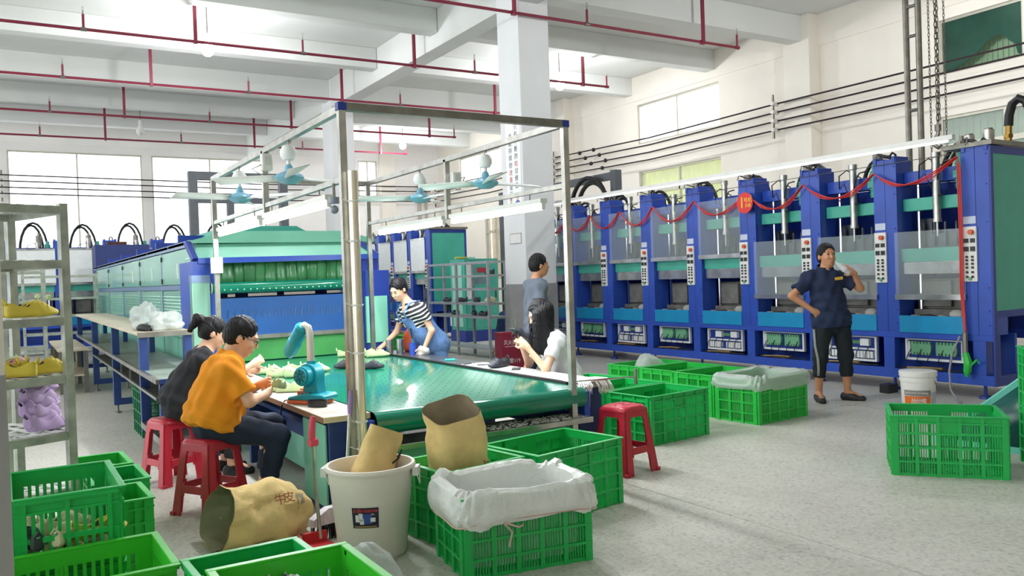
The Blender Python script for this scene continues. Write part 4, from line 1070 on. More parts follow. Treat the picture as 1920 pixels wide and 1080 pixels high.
# ---------------------------------------------------------------- stools
STOOLS = []
def stool(loc, rz, label):
    if STOOLS:
        t = copy_tree(STOOLS[0]); t.location = loc; t.rotation_euler = (0, 0, R(rz)); t['label'] = label; return t
    t = thing('plastic_stool', label, 'stool', loc, R(rz), 'red plastic stools')
    Hs = .49
    def hw(z): return .125+.055*(1-z/Hs)
    s = MB(); 
    prof = [(.0, Hs+.012), (.09, Hs+.012), (.118, Hs+.008), (.132, Hs-.006), (.136, Hs-.025)]
    def sq(r, k, n=40):
        a = 2*math.pi*k/n; c, q = math.cos(a), math.sin(a); e = .35
        return r*math.copysign(abs(c)**e, c), r*math.copysign(abs(q)**e, q)
    vs = []; fs = []
    for i, (r, z) in enumerate(prof):
        for k in range(40): x, y = sq(r, k); vs.append((x, y, z))
    for i in range(len(prof)-1):
        for k in range(40): fs.append((i*40+k, i*40+(k+1) % 40, (i+1)*40+(k+1) % 40, (i+1)*40+k))
    s.add(vs, fs); s.build('seat', STOOL_R, t)
    r_ = MB(); r_.lathe([(.05, Hs+.0125), (.052, Hs+.0145), (.054, Hs+.0125)], n=28); r_.lathe([(0, Hs+.012), (.01, Hs+.016), (0, Hs+.017)], n=10); r_.build('seat_ring', STOOL_R, t)
    def panel(side, u0, u1, z0, z1, name, dep=.0):
        b = MB()
        def P(u, z, off):
            w_ = hw(z); x, y = u*w_, -(w_-off)
            for _ in range(side): x, y = -y, x
            return (x, y, z)
        nu = 3
        vs = []
        for off in (0., .012):
            for z in (z0, z1): vs += [P(u0+(u1-u0)*k/nu, z, off) for k in range(nu+1)]
        m_ = nu+1; fs = []
        for k in range(nu):
            fs += [(k, k+1, m_+k+1, m_+k), (2*m_+k, 3*m_+k, 3*m_+k+1, 2*m_+k+1), (k, 2*m_+k, 2*m_+k+1, k+1), (m_+k, m_+k+1, 3*m_+k+1, 3*m_+k)]
        fs += [(0, m_, 3*m_, 2*m_), (nu, 2*m_+nu, 3*m_+nu, m_+nu)]
        b.add(vs, fs); return b
    for sd in range(4):
        panel(sd, -.62, .62, .42, .478, '').build('apron', STOOL_R, t, bevel=.003)
        panel(sd, -.66, .66, .15, .20, '').build('stretcher', STOOL_R, t, bevel=.003)
        g = panel(sd, .56, 1.0, 0, .478, ''); g2 = panel((sd+1) % 4, -1.0, -.56, 0, .478, '')
        g.add(g2.v, g2.f)
        # flared foot and gussets that round the openings
        for (z0, z1) in ((.40, .42), (.20, .22), (.13, .15)):
            h_ = panel(sd, .48, .58, z0, z1, ''); g.add(h_.v, h_.f); h_ = panel((sd+1) % 4, -.58, -.48, z0, z1, ''); g.add(h_.v, h_.f)
        w_ = hw(0); cxy = [(w_, -w_), (w_, w_), (-w_, w_), (-w_, -w_)][sd]
        sx_, sy_ = math.copysign(1, cxy[0]), math.copysign(1, cxy[1])
        g.box(min(cxy[0]+.008*sx_, cxy[0]-.03*sx_), min(cxy[1]+.008*sy_, cxy[1]-.03*sy_), 0, max(cxy[0]+.008*sx_, cxy[0]-.03*sx_), max(cxy[1]+.008*sy_, cxy[1]-.03*sy_), .025)
        g.build('leg', STOOL_R, t, bevel=.004)
    STOOLS.append(t); return t
stool((1.13, 5.83, 0), 30, 'red plastic stool under the man in orange, nearest of the pair')
stool((1.06, 6.92, 0), 20, 'red plastic stool under the woman in black, behind the orange man')
stool((3.96, 4.98, 0), 10, 'red plastic stool standing empty at the right bench end')

# ---------------------------------------------------------------- white bin with its label, paint bucket
t = thing('waste_bin', 'big white plastic bin with a dark printed label, kraft sack inside', 'bin', (1.69, 4.37, 0), R(0)); t.scale = (1, 1, .96)
MB().lathe([(0, .012), (.17, .012), (.178, 0), (.186, .01), (.232, .485), (.245, .487), (.25, .5), (.245, .515), (.228, .515), (.22, .49), (.176, .02), (0, .016)], n=48).build('body', mat('bin_plastic', 'e7e0d4', .45, var=.06, scale=3), t)
for a in (R(-35), R(145)):
    h = MB(); c = Vector((math.cos(a)*.256, math.sin(a)*.256, .47)); h.rbox(c, (.03, .08, .05), (0, 0, a)); h.tube([c+Vector((.01, -.02, -.02)), c+Vector((.02, 0, -.08)), c+Vector((.01, .03, -.02))], .003, 5); h.build('handle', WHITEP, t)
def curved_patch(r0f, a0, a1, z0, z1, name, mt, parent, off):
    return MB().grid(lambda u, v: ((r0f(z0+(z1-z0)*v)+off)*math.cos(a0+(a1-a0)*u), (r0f(z0+(z1-z0)*v)+off)*math.sin(a0+(a1-a0)*u), z0+(z1-z0)*v), 8, 4).build(name, mt, parent)
br = lambda z: .186+.0469*(z-.01)/.475
a0 = R(-121)
DK = mat('label_dark', '20203a', .4, var=.15); LR = mat('label_red', 'd8504a', .4, var=0); LB = mat('label_blue', '3c50a0', .4, var=0)
lab = curved_patch(br, a0-R(19), a0+R(19), .2, .315, 'label', DK, t, .002)
curved_patch(br, a0-R(5), a0+R(9), .225, .28, 'label_panel', LB, lab, .003)
for (c, z, w_, h_) in ((-11, .235, 6, .05), (-6.5, .24, 6, .055), (-5, .222, 6, .04), (11, .235, 7, .03)): curved_patch(br, a0+R(c-w_/2), a0+R(c+w_/2), z-.0, z+h_*.8, 'printed_bin', WHITEP, lab, .004)
curved_patch(br, a0-R(16), a0+R(16), .205, .213, 'printed_stripe', mat('label_tan', 'a08a50', .5), lab, .004)
def bin_text(s, c, z, size, mt):
    a = a0+R(c); r_ = br(z)+.005
    text('label_lettering', s, size, mt, (r_*math.cos(a), r_*math.sin(a), z), (math.pi/2, 0, a+math.pi/2), lab, .0005)
bin_text('优质', -11, .297, .022, LR); bin_text('环保塑料桶', 6, .297, .018, LR); bin_text('80L', 11, .278, .012, WHITEP)
t = thing('paint_bucket', 'white paint bucket with orange label near the feet of the presses', 'bucket', (7.86, 5.12, 0))
MB().lathe([(0, 0), (.145, 0), (.15, .01), (.165, .3), (.172, .3), (.172, .33), (.166, .335), (.166, .35), (.176, .35), (.178, .4), (.17, .405), (0, .405)], n=36).build('body', WHITEP, t)
pr = lambda z: .15+.015*z/.3
ac = R(212)
curved_patch(pr, ac-R(50), ac+R(44), .03, .16, 'orange_label', mat('label_orange', 'e07028', .45, var=0), t, .003)
curved_patch(pr, ac-R(50), ac+R(44), .165, .22, 'grey_label', mat('label_grey', '8b8784', .45, var=0), t, .003)
curved_patch(pr, ac+R(48), ac+R(88), .06, .2, 'small_print', mat('print_grey', 'b9c0cc', .45, var=.3, scale=60), t, .003)
for s_, c in (('尚', -18), ('博', 6)):
    a = ac+R(c+8); text('label_lettering', s_, .08, WHITEP, (.162*math.cos(a), .162*math.sin(a), .1), (math.pi/2, 0, a+math.pi/2), t)
a = ac+R(-3); text('label_lettering', 'BUILDING MATERIAL', .022, WHITEP, (.167*math.cos(a), .167*math.sin(a), .195), (math.pi/2, 0, a+math.pi/2), t)
MB().tube([(.17*math.cos(a_), .17*math.sin(a_), .32-.1*math.sin((i_)/8*math.pi)) for i_, a_ in [(i, R(270+i*15)) for i in range(9)]], .004, 5).build('bail', STEEL_D, t)
MB().box(8.62, 5.98, 0, 8.8, 6.1, .1).build('b', BLACKP, world=True, bevel=.006)
o = bpy.data.objects['b']; o.name = 'rubber_block'; tag(o, 'small black rubber block on the floor left of the paint bucket', 'block')

# ---------------------------------------------------------------- kraft sacks
def sack(label, rings, seed, closed_end=0, ex=.4, amp=.02, loc=(0,0,0)):
    """rings: (centre, half-width vector, half-depth vector) from closed end to open mouth"""
    from mathutils import noise
    o_ = Vector((seed*2.3, seed*.9, seed)); b = MB(); n = 44; m_ = len(rings)-1
    def at(u, v, shr):
        k = v*m_; i = min(int(k), m_-1); f_ = k-i; f_ = f_*f_*(3-2*f_)
        C, A, B = [Vector(rings[i][q])*(1-f_)+Vector(rings[i+1][q])*f_ for q in range(3)]
        a = 2*math.pi*u; c, s = math.cos(a), math.sin(a)
        p = C+A*(math.copysign(abs(c)**ex, c)*shr)+B*(math.copysign(abs(s)**ex, s)*shr)
        nz = noise.noise(p*6+o_)*amp+noise.noise(p*17+o_)*amp*.4
        nrm = (p-C); nrm = nrm.normalized() if nrm.length > 0 else nrm
        return p+nrm*(nz+amp*.9*(.25-abs(noise.noise(p*4.3+o_*1.7))))
    b.grid(lambda u, v: at(u, v, 1.), n, 26, closed=True)
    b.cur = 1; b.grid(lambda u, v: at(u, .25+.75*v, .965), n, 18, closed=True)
    b.cur = 0
    k = len(b.v); b.v.append(tuple(Vector(rings[0][0]))); 
    for q in range(n): b.f.append((q, (q+1) % n, k)); b.mi.append(0)
    t = thing('kraft_sack', label, 'sack', loc)
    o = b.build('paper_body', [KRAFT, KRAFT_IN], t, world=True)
    return t
ks = sack('kraft paper sack standing open in the green crate at the conveyor end', [((2.27, 4.42, .03), (.13, .03, 0), (-.01, .05, 0)), ((2.27, 4.42, .1), (.18, .02, 0), (-.01, .12, 0)), ((2.265, 4.42, .4), (.175, .02, 0), (-.015, .12, 0)), ((2.25, 4.42, .6), (.16, .02, -.02), (-.015, .12, .02)), ((2.23, 4.42, .72), (.15, .02, .03), (-.02, .105, .05))], 1, ex=.5, loc=(2.27, 4.42, .02))
PRN = mat('sack_print', '7a4a3a', .8, var=.2)
text('printed_word', 'S', .06, PRN, (.12, -.118, .385), (math.pi/2, R(-70), R(6)), ks)
ks = sack('kraft paper sack leaning inside the white bin, folded at the top', [((1.70, 4.44, .05), (.08, 0, 0), (0, .06, 0)), ((1.69, 4.44, .12), (.12, .02, 0), (0, .1, 0)), ((1.72, 4.44, .42), (.125, .02, 0), (0, .11, .0)), ((1.77, 4.44, .56), (.105, .02, -.02), (0, .07, .0)), ((1.83, 4.44, .655), (.095, .01, -.04), (0, .035, .0))], 4, ex=.55, loc=(1.72, 4.44, .02))
MB().tube([(.09, -.1, .46), (.13, -.09, .48), (.16, -.07, .52), (.15, -.07, .5), (.12, -.1, .49)], .006, 5).build('printed_mark', mat('black_print', '30281e', .8), ks)
ks = sack('crumpled kraft paper sack lying on the floor, mouth toward the left', [((1.52, 5.0, .11), (0, .03, .04), (.0, -.1, .06)), ((1.45, 4.98, .15), (0, .08, .13), (.02, -.14, .03)), ((1.3, 4.96, .17), (.02, .1, .15), (.03, -.17, .02)), ((1.13, 4.96, .17), (.03, .08, .16), (.03, -.2, .02)), ((.99, 4.99, .165), (.05, .06, .155), (.04, -.22, .03))], 9, ex=.75, amp=.05, loc=(1.25, 4.97, .0))
for s_, x, z, sz in (('牛', .05, .285, .07), ('皮', .1, .29, .07), ('化工', .16, .1, .04)): text('printed_word', s_, sz, mat('sack_red_print', 'b0603c', .8), (x-.0, -.235+ (.05 if z > .2 else 0), z-.02), (R(60), 0, R(5)), ks)

# ---------------------------------------------------------------- broom, dustpan
t = thing('dustpan', 'long-handled dustpan with red grip leaning on the bench end by the white bin', 'dustpan', (1.5, 4.62, 0))
MB().tube([(1.478, 4.63, .05), (1.462, 4.63, .3), (1.452, 4.63, .6)], .011, 8).build('handle', STEEL, t, world=True)
MB().tube([(1.452, 4.63, .58), (1.449, 4.63, .65), (1.455, 4.63, .72), (1.462, 4.63, .745)], [.018, .02, .019, .015], 10).cyl((1.43, 4.62, .6), (1.475, 4.63, .6), .024, n=10).build('grip', mat('pink_red_grip', 'd8475e', .4), t, world=True)
b = MB(); b.prism([(1.36, 4.5), (1.58, 4.5), (1.54, 4.72), (1.40, 4.72)], .0, .012); b.box(1.40, 4.7, .0, 1.54, 4.72, .07); b.prism([(4.5, .0), (4.72, .0), (4.72, .07), (4.68, .07)], 1.37, 1.38, 'x')
b.build('pan', mat('pan_red', 'cf3138', .4), t, world=True, bevel=.004)
t = thing('push_broom', 'broom with purple grip and black bristles behind the white bin', 'broom', (1.72, 4.86, 0))
MB().tube([(1.7, 4.87, .1), (1.76, 4.93, .4), (1.80, 4.97, .68)], .012, 8).build('handle', STEEL, t, world=True)
MB().tube([(1.80, 4.97, .66), (1.815, 4.985, .76), (1.82, 4.99, .82)], [.015, .017, .013], 8).build('grip', mat('purple_grip', '9a7fb4', .4), t, world=True)
b = MB(); b.prism([(-.17, .09), (.17, .09), (.16, .13), (.06, .18), (-.06, .18), (-.16, .13)], -.03, .03, 'y'); hd = b.build('head', mat('lilac_plastic', 'd9cfd6', .5, var=.3, scale=25), t); hd.location = (-.1, -.08, 0); hd.rotation_euler = (0, 0, R(12))
b = MB(); rnd = random.Random(2)
for k in range(70): x = -.16+.32*rnd.random(); y = -.025+.05*rnd.random(); b.tube([(x, y, .1), (x*1.08, y*1.6+rnd.uniform(-.01, .01), .002)], .004, 4)
o = b.build('bristles', BLACK, hd); o['kind'] = 'stuff'
# ---------------------------------------------------------------- foam shoes
def shoe_mesh(seed=0):
    """foam clog, toe along +X: sole with wall, cut-out cuff at the heel and raised ribs over the toe"""
    b = MB()
    ts = [0, .04, .12, .22, .32, .42, .5, .58, .66, .76, .86, .94, 1.]
    Lh = .27
    def hwid(t): return .045*math.sin(math.pi*min(1, max(.06, t+.1))**.8)**.45 if t < .5 else .05*max(.1, (1-((t-.5)/.52)**2.6))**.5+.0
    rows = []
    for t in ts:
        w_ = {0: .02, .04: .03, .12: .036, .22: .038, .32: .039, .42: .042, .5: .046, .58: .049, .66: .05, .76: .048, .86: .04, .94: .028, 1.: .008}[t]
        h = {0: .075, .04: .088, .12: .084, .22: .066, .32: .058, .42: .064, .5: .084, .58: .094, .66: .08, .76: .064, .86: .05, .94: .04, 1.: .03}[t]
        lift = .012*max(0, (t-.7)/.3)**2; bed = .032 if t < .52 else None
        if t in (0, 1.): bed = None
        x = (t-.5)*Lh
        if bed is not None: pts = [(-w_*.92, lift), (-w_*1.12, .02+lift), (-w_*.98, h*.7), (-w_*.86, h), (-w_*.7, h-.008), (-w_*.6, bed), (0, bed-.006), (w_*.6, bed), (w_*.7, h-.008), (w_*.86, h), (w_*.98, h*.7), (w_*1.12, .02+lift), (w_*.92, lift)]
        else: pts = [(-w_*.92, lift), (-w_*1.12, .02+lift), (-w_*.98, h*.62), (-w_*.8, h*.86), (-w_*.55, h*.97), (-w_*.3, h), (0, h*1.02), (w_*.3, h), (w_*.55, h*.97), (w_*.8, h*.86), (w_*.98, h*.62), (w_*1.12, .02+lift), (w_*.92, lift)]
        rows.append([(x, y, z) for y, z in pts])
    n = 13; vs = [p for r in rows for p in r]; fs = []
    for i in range(len(rows)-1):
        fs += [(i*n+k, i*n+k+1, (i+1)*n+k+1, (i+1)*n+k) for k in range(n-1)] + [(i*n+n-1, i*n, (i+1)*n, (i+1)*n+n-1)]
    fs += [tuple(range(n)), tuple(range((len(rows)-1)*n, len(rows)*n))]
    b.add(vs, fs)
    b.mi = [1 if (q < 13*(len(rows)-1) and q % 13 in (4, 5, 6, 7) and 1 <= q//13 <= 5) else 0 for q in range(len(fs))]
    return b
def shoe_bits():
    out = []
    for (x, z0, w_) in ((.045, .083, .045), (.07, .068, .046)):
        out.append(('toe_rib', MB().tube([(x, -w_, .035), (x-.008, -w_*.8, z0*.86), (x-.014, 0, z0+.008), (x-.008, w_*.8, z0*.86), (x, w_, .035)], .0055, 5)))
    out.append(('heel_loop', MB().tube([(-.135, -.02, .07), (-.142, 0, .1), (-.135, .02, .07)], .007, 5)))
    return out
SHOES = {}
OPENING_SHADE = mat('painted_opening_shade', '5d615c', .9, var=.1)  # inner bed painted dark to imitate shade inside the shoe opening
def shoe(loc, rz, mt, label, group=None, tilt=(0, 0), s=1., bits=True):
    if 'm' not in SHOES:
        o = shoe_mesh().build('x', [mt, OPENING_SHADE], sub=1); SHOES['m'] = [('upper', o.data)]; bpy.data.objects.remove(o)
        for n_, b in shoe_bits(): o = b.build('x', mt); SHOES['m'].append((n_, o.data)); bpy.data.objects.remove(o)
    t = thing('foam_shoe', label, 'shoe', loc, R(rz), group); t.rotation_euler = (R(tilt[0]), R(tilt[1]), R(rz)); t.scale = (s, s, s)
    key = mt.name
    if key not in SHOES:
        SHOES[key] = [(n_, me.copy()) for n_, me in SHOES['m']]
        for n_, me in SHOES[key]: me.materials[0] = mt
    for n_, me in SHOES[key][:None if bits else 1]:
        o = bpy.data.objects.new(n_, me); col.objects.link(o); o.parent = t
        if n_ == 'upper': md = o.modifiers.new('sub', 'SUBSURF'); md.levels = md.render_levels = 1
    return t
PALE = mat('pale_green_foam', 'bcd09c', .7, var=.05); BLK = mat('black_foam', '2b303a', .5, var=.1); YEL_F = mat('yellow_foam', 'e6d04e', .6, var=.08); LILAC = mat('lilac_foam', 'c7a9dc', .6, var=.06); CREAM = mat('cream_foam', 'ddd3b0', .6, var=.08); PINKF = mat('pink_foam', 'e2a8aa', .6, var=.06); DGREY = mat('dark_grey_foam', '3c4046', .6, var=.1); PLUM = mat('plum_foam', '5b4770', .6, var=.1)
gs = 'pale green shoes along the left bench'
for k, (x, y, a) in enumerate(((2.12, 7.95, -35), (2.2, 7.78, -30), (2.12, 7.6, -30), (2.24, 7.45, -28), (2.42, 7.9, -20), (2.5, 7.78, -25), (1.82, 6.62, -20), (1.9, 6.5, -25))):
    shoe((x, y, .651), a, PALE, ['pale green foam shoe on the belt edge, farthest in the left row', 'pale green foam shoe second from the far end of the left row', 'pale green foam shoe third from the far end of the left row', 'pale green foam shoe at the near end of the left row on the belt', 'pale green foam shoe behind the heat blower, left of its neighbour', 'pale green foam shoe behind the heat blower, right of its neighbour', 'pale green foam shoe by the orange man\'s hands, farther of two', 'pale green foam shoe by the orange man\'s hands, nearer of two'][k], gs)
for k, (x, y, a) in enumerate(((3.3, 9.05, -20), (3.38, 8.95, -15), (3.46, 8.86, -18), (3.52, 8.74, -15))):
    shoe((x, y, .651), a, PALE, 'pale green foam shoe under the overalls woman\'s hand, %s of four' % ('first from the oven', 'second from the oven', 'third from the oven', 'nearest the camera')[k], 'pale green shoes before the overalls woman')
shoe((2.83, 7.84, .651), 150, BLK, 'black foam shoe on the belt, left of the pair', 'black shoes on the belt'); shoe((2.98, 7.6, .651), -25, BLK, 'black foam shoe on the belt, right of the pair', 'black shoes on the belt')
shoe((3.87, 6.68, .661), 200, BLK, 'black foam shoe on the white bench before the long-haired woman', None)

# heat blower
HB = mat('blower_teal', '12a0b4', .35, var=.08); HO = mat('blower_orange', 'ef7a4c', .45, var=.06)
t = thing('heat_blower', 'teal heat blower with orange base and bent grey pipe on the left bench', 'blower', (1.83, 5.8, .65), R(-58))
MB().box(-.17, -.08, 0, .13, .08, .028).build('orange_base', HO, t, bevel=.01)
b = MB(); b.prism([(-.165, .028), (.15, .028), (.17, .05), (.15, .075), (.02, .078), (-.15, .05)], -.085, .085, 'y'); b.build('body_shell', HB, t, bevel=.012)
b = MB(); b.prism([(-.06, .06), (.09, .06), (.075, .14), (.08, .2), (-.05, .2), (-.04, .14)], -.04, .05, 'y'); b.cyl((.0, -.05, .2), (.0, .045, .2), .085, n=24); b.build('fan_housing', HB, t, bevel=.006)
b = MB(); b.cyl((.0, -.05, .2), (.0, -.11, .2), .068, n=24); b.cyl((.0, -.11, .2), (.0, -.125, .2), .058, n=24)
mo = b.build('motor', HB, t, bevel=.004)
b = MB()
for k in range(8): a = math.pi*k/4; b.bar((.012*math.cos(a), -.127, .2+.012*math.sin(a)), (.05*math.cos(a), -.127, .2+.05*math.sin(a)), .006, .01)
b.lathe([(0, 0), (.012, 0), (.012, .004)], (0, 0, 0), 10) if False else None
b.build('vent_spokes', mat('blower_dark_teal', '0b6a80', .4), mo)
MB().tube([(.0, .0, .27), (-.002, 0, .42), (-.004, 0, .5), (-.015, 0, .535), (-.045, .0, .55), (-.075, .0, .535)], .026, 14).build('bent_pipe', mat('pale_grey_pipe', 'cfccc4', .3, .5, var=.1), t)
MB().cyl((0, 0, .27), (0, 0, .3), .034, n=14).build('pipe_collar', HB, t)
b = MB(); p0, p1 = Vector((-.06, .0, .548)), Vector((-.225, .02, .33)); d = p1-p0
prof = [(0, .04), (.05, .046), (.5, .048), (.52, .053), (.85, .05), (.97, .034), (1., .03)]
b.tube([p0+d*k for k, _ in prof], [r for _, r in prof], 18); b.build('nozzle_sleeve', HB, t)
rb_ = MB()
for k in range(9): rb_.tube([p0+d*(.06+k*.05), p0+d*(.07+k*.05)], .0495, 18)
rb_.build('sleeve_ribs', HB, t); MB().cyl(p1, p1+d*.03, .014, n=10).build('nozzle_tip', CHROME, t)
b = MB(); b.cyl((-.09, .02, .07), (-.09, .02, .1), .03, n=12); b.rbox((-.07, -.03, .075), (.05, .05, .03), (0, 0, .4)); b.build('knob', HO, t, bevel=.004)
MB().box(-.04, -.07, .06, .03, -.02, .082).build('switch_plate', mat('switch_grey', '7b8088', .4, var=.4, scale=50), t)
t = thing('black_tray', 'small black oval tray in front of the heat blower on the bench edge', 'tray', (1.80, 5.60, .65), R(-60))
MB().lathe([(0, .004), (.06, .004), (.066, 0), (.07, .045), (.066, .045), (.06, .012), (0, .01)], n=24, sx=1.15, sy=.7).build('tray', BLACKP, t)
t = thing('power_cord', 'thin black cord hanging over the bench edge from the heat blower', 'cord', (1.7, 6.0, .65)); MB().tube([(1.77, 5.95, .66), (1.72, 5.98, .665), (1.69, 6.0, .66), (1.672, 6.02, .62), (1.67, 6.05, .55), (1.668, 6.1, .5)], .005, 6).build('cord', BLACK, t, world=True)

# things on the right bench
TIN = mat('tin', 'b4bcc0', .25, .9, var=.2, scale=12)
for k, (x, y, h_, mt, lb) in enumerate(((3.76, 8.98, .15, TIN, 'steel tin on the black bench top, left of the other tins'), (3.83, 8.84, .16, TIN, 'steel tin on the black bench top, middle one'), (3.9, 8.64, .12, BLUE, 'blue tin with a brush on the black bench top'))):
    t = thing('tin_can', lb, 'tin', (x, y, .659)); MB().lathe([(0, 0), (.042, 0), (.042, h_), (.044, h_), (.044, h_+.006), (.038, h_+.006), (.038, .01), (0, .01)], n=20).build('can', mt, t)
    MB().lathe([(.0425, h_*.3), (.0435, h_*.3), (.0435, h_*.34), (.0425, h_*.34)], n=20).build('can_bead', mt, t)
t = thing('brush', 'brush handle standing in the blue tin', 'brush', (3.9, 8.64, .67)); MB().tube([(.01, 0, .0), (-.01, -.01, .16), (-.03, -.02, .28)], .006, 6).build('handle', BLACK, t); MB().cyl((-.0, 0, .1), (-.01, -.01, .16), .012, n=8).build('ferrule', CYAN, t)
lump('plastic_bag', 'crumpled clear bag on the bench in front of the overalls woman', 'bag', (3.95, 8.5, .659), (.06, .1, .06), FILM, 41, .5, 20)
lump('orange_bag', 'bright orange bag behind the tins beside the overalls woman', 'bag', (4.08, 9.05, .659), (.1, .14, .2), mat('orange_fabric', 'f0683c', .6, var=.1), 43, .25, 20)
t = thing('utility_knife', 'small turquoise cutter lying on the bench before the overalls woman', 'cutter', (3.84, 7.62, .66), R(-35)); MB().box(-.05, -.012, 0, .06, .012, .018).build('handle', mat('turquoise', '2fd0c0', .4), t, bevel=.004); MB().box(.06, -.008, .006, .09, .008, .008).build('blade', STEEL, t)
t = thing('phone', 'black phone lying on the white bench before the long-haired woman', 'phone', (3.9, 6.42, .66), R(55)); MB().box(-.08, -.038, 0, .08, .038, .009).build('case', BLACKP, t, bevel=.004); MB().box(-.074, -.034, .009, .074, .034, .0095).build('screen', mat('dark_screen', '101216', .1, var=0), t)
for k, (x, y, a) in enumerate(((3.8, 7.15, 20), (3.86, 6.95, -30), (3.9, 6.8, 50))):
    t = thing('pen', ['grey pen near the cutter on the white bench', 'thin brush on the middle of the white bench', 'short pen next to the black shoe on the bench'][k], 'pen', (x, y, .66), R(a), 'pens on the white bench'); MB().cyl((-.06, 0, .006), (.05, 0, .006), .005, n=8).build('barrel', DGREY, t); MB().cyl((.05, 0, .006), (.07, 0, .006), .005, .001, 8).build('tip', STEEL, t)

# red fire box in front of the column
t = thing('fire_box', 'dark red fire extinguisher box with white writing in front of the square column', 'box', (7.02, 11.72, 0))
RB = mat('fire_box_red', '8e2038', .4, var=.12); b = MB().box(-.22, -.1, 0, .22, .12, .58).build('case', RB, t, bevel=.008); MB().box(-.225, -.105, .53, .225, .125, .59).build('lid', RB, t, bevel=.006)
text('lettering', '灭火器箱', .085, WHITEP, (-.02, -.104, .42), FACE_NY, t, xs=.95); MB().box(-.16, -.103, .355, .12, -.1, .362).build('printed_line', WHITEP, t); text('lettering', '火警119', .085, WHITEP, (-.02, -.104, .12), FACE_NY, t)

# steel rack and teal cabinet behind
def rack(label, loc, rz, L, W, H, zs, solid, mt, slat=None, group=None, cross=False):
    t = thing('shelf_rack', label, 'rack', loc, R(rz), group); p_ = .045
    xs_ = [0, L] if L < 1.4 else [0, L/2, L]
    for x in xs_:
        for y in (0, W): MB().cbox((x, y, H/2), (p_, p_, H)).build('post', mt, t)
    for z in zs:
        b = MB()
        for y in (0, W): b.bar((0, y, z), (L, y, z), .025, .04)
        for x in xs_: b.bar((x, 0, z), (x, W, z), .025, .04)
        s = b.build('shelf_frame', mt, t)
        if z in solid:
            if slat:
                n = max(3, int(W/.1)) if not cross else max(3, int(L/.11))
                for k in range(n):
                    if cross: c = L*(k+.5)/n; MB().box(c-.022, .02, z+.02, c+.022, W-.02, z+.027).build('slat', slat, s)
                    else: c = W*(k+.5)/n; MB().box(.02, c-.022, z+.02, L-.02, c+.022, z+.027).build('slat', slat, s)
                if cross:
                    for y in [W*q/4 for q in (1, 2, 3)]: MB().box(.02, y-.015, z+.012, L-.02, y+.015, z+.02).build('slat', slat, s)
            else: MB().box(.01, .01, z+.012, L-.01, W-.01, z+.024).build('shelf', mt, s)
    return t
rack('dull steel shelf rack with dark shoes standing left of the square column', (7.84, 13.18, 0), 90, 2.5, .36, 1.79, (.18, .75, 1.0, 1.27, 1.52, 1.77), (.18, .75, 1.0), mat('pale_rack_steel', 'aab0b2', .45, .4, var=.2, scale=9))
gd = 'dark shoes on the steel rack'
lbs = ['far left on the upper steel shelf', 'second from the left on the upper steel shelf', 'third on the upper steel shelf', 'right of the gap on the upper steel shelf', 'left on the lower steel shelf', 'middle of the lower steel shelf', 'right on the lower steel shelf', 'on the top steel rail at right']
for k, (x, y, z, a) in enumerate(((7.6, 15.1, 1.026, 95), (7.66, 14.75, 1.026, 60), (7.6, 14.45, 1.026, 110), (7.66, 13.95, 1.026, 80), (7.6, 14.75, .776, 90), (7.62, 14.0, .776, 70), (7.6, 13.65, .776, 100), (7.66, 13.45, 1.545, 100))):
    shoe((x, y, z), a, DGREY, 'dark grey foam shoe ' + lbs[k], gd)
lump('tan_cloth', 'tan folded cloth on the upper shelf of the steel rack at right', 'cloth', (7.66, 13.45, 1.026), (.1, .14, .07), CREAM, 51, .3, 14)
lump('blue_bundle', 'dark blue cloth bundle under the steel rack shelf beside the column', 'bundle', (8.3, 13.9, .35), (.22, .3, .3), mat('navy_cloth', '33507e', .8, var=.2), 53, .3, 18)
t = thing('trestle', 'small wooden trestle holding the blue bundle behind the steel rack', 'trestle', (8.3, 13.9, 0))
for s_ in (-1, 1):
    for q in (-1, 1): MB().bar((s_*.12, q*.12, .36), (s_*.22, q*.25, 0), .03, .03).build('leg', LUMP[2], t)
MB().box(-.18, -.2, .33, .18, .2, .36).build('board', GBOARD, t)
cabt = thing('control_cabinet', 'pale teal control cabinet with red sticker before the second press row', 'cabinet', (9.52, 17.1, 0))
MB().box(-.44, 0, .26, .46, .73, 1.93).build('case', TEAL, cabt, bevel=.006); MB().box(-.46, -.01, 0, .48, .75, .26).build('plinth', BLUE_D, cabt); dr = MB().box(-.40, -.015, .32, .42, 0, 1.88).build('door', TEAL, cabt, bevel=.005)
MB().box(.36, -.03, 1.0, .38, -.015, 1.2).build('door_handle', BLACKP, dr); MB().box(-.455, .12, .35, -.44, .6, 1.85).build('side_panel', mat('pale_mint', '9fe0cc', .35, var=.05), cabt)
MB().box(-.12, -.02, 1.6, .12, -.016, 1.72).build('red_sticker', mat('sticker_red', 'b8304a', .5, var=.3, scale=30), dr); MB().prism([(-.14, 1.56), (.12, 1.56), (.2, 1.34), (-.2, 1.34)], -.02, -.016, 'y').build('grey_pouch', mat('pouch_grey', '6e8a92', .6, var=.2), dr)
MB().box(-.40, -.02, 1.0, -.24, -.015, 1.86).build('notice_strip', mat('white_notice', 'e6ecea', .5, var=.15, scale=20), dr)
t = thing('yellow_rod', 'short yellow rod lying on top of the teal cabinet', 'rod', (9.2, 17.4, 1.93), R(30)); MB().cyl((-.3, 0, .03), (.2, 0, .03), .025, n=8).build('rod', mat('yellow_green', 'c9c648', .5), t); MB().box(.2, -.05, .0, .5, .05, .05).build('holder', MATS['pale_mint'], t)

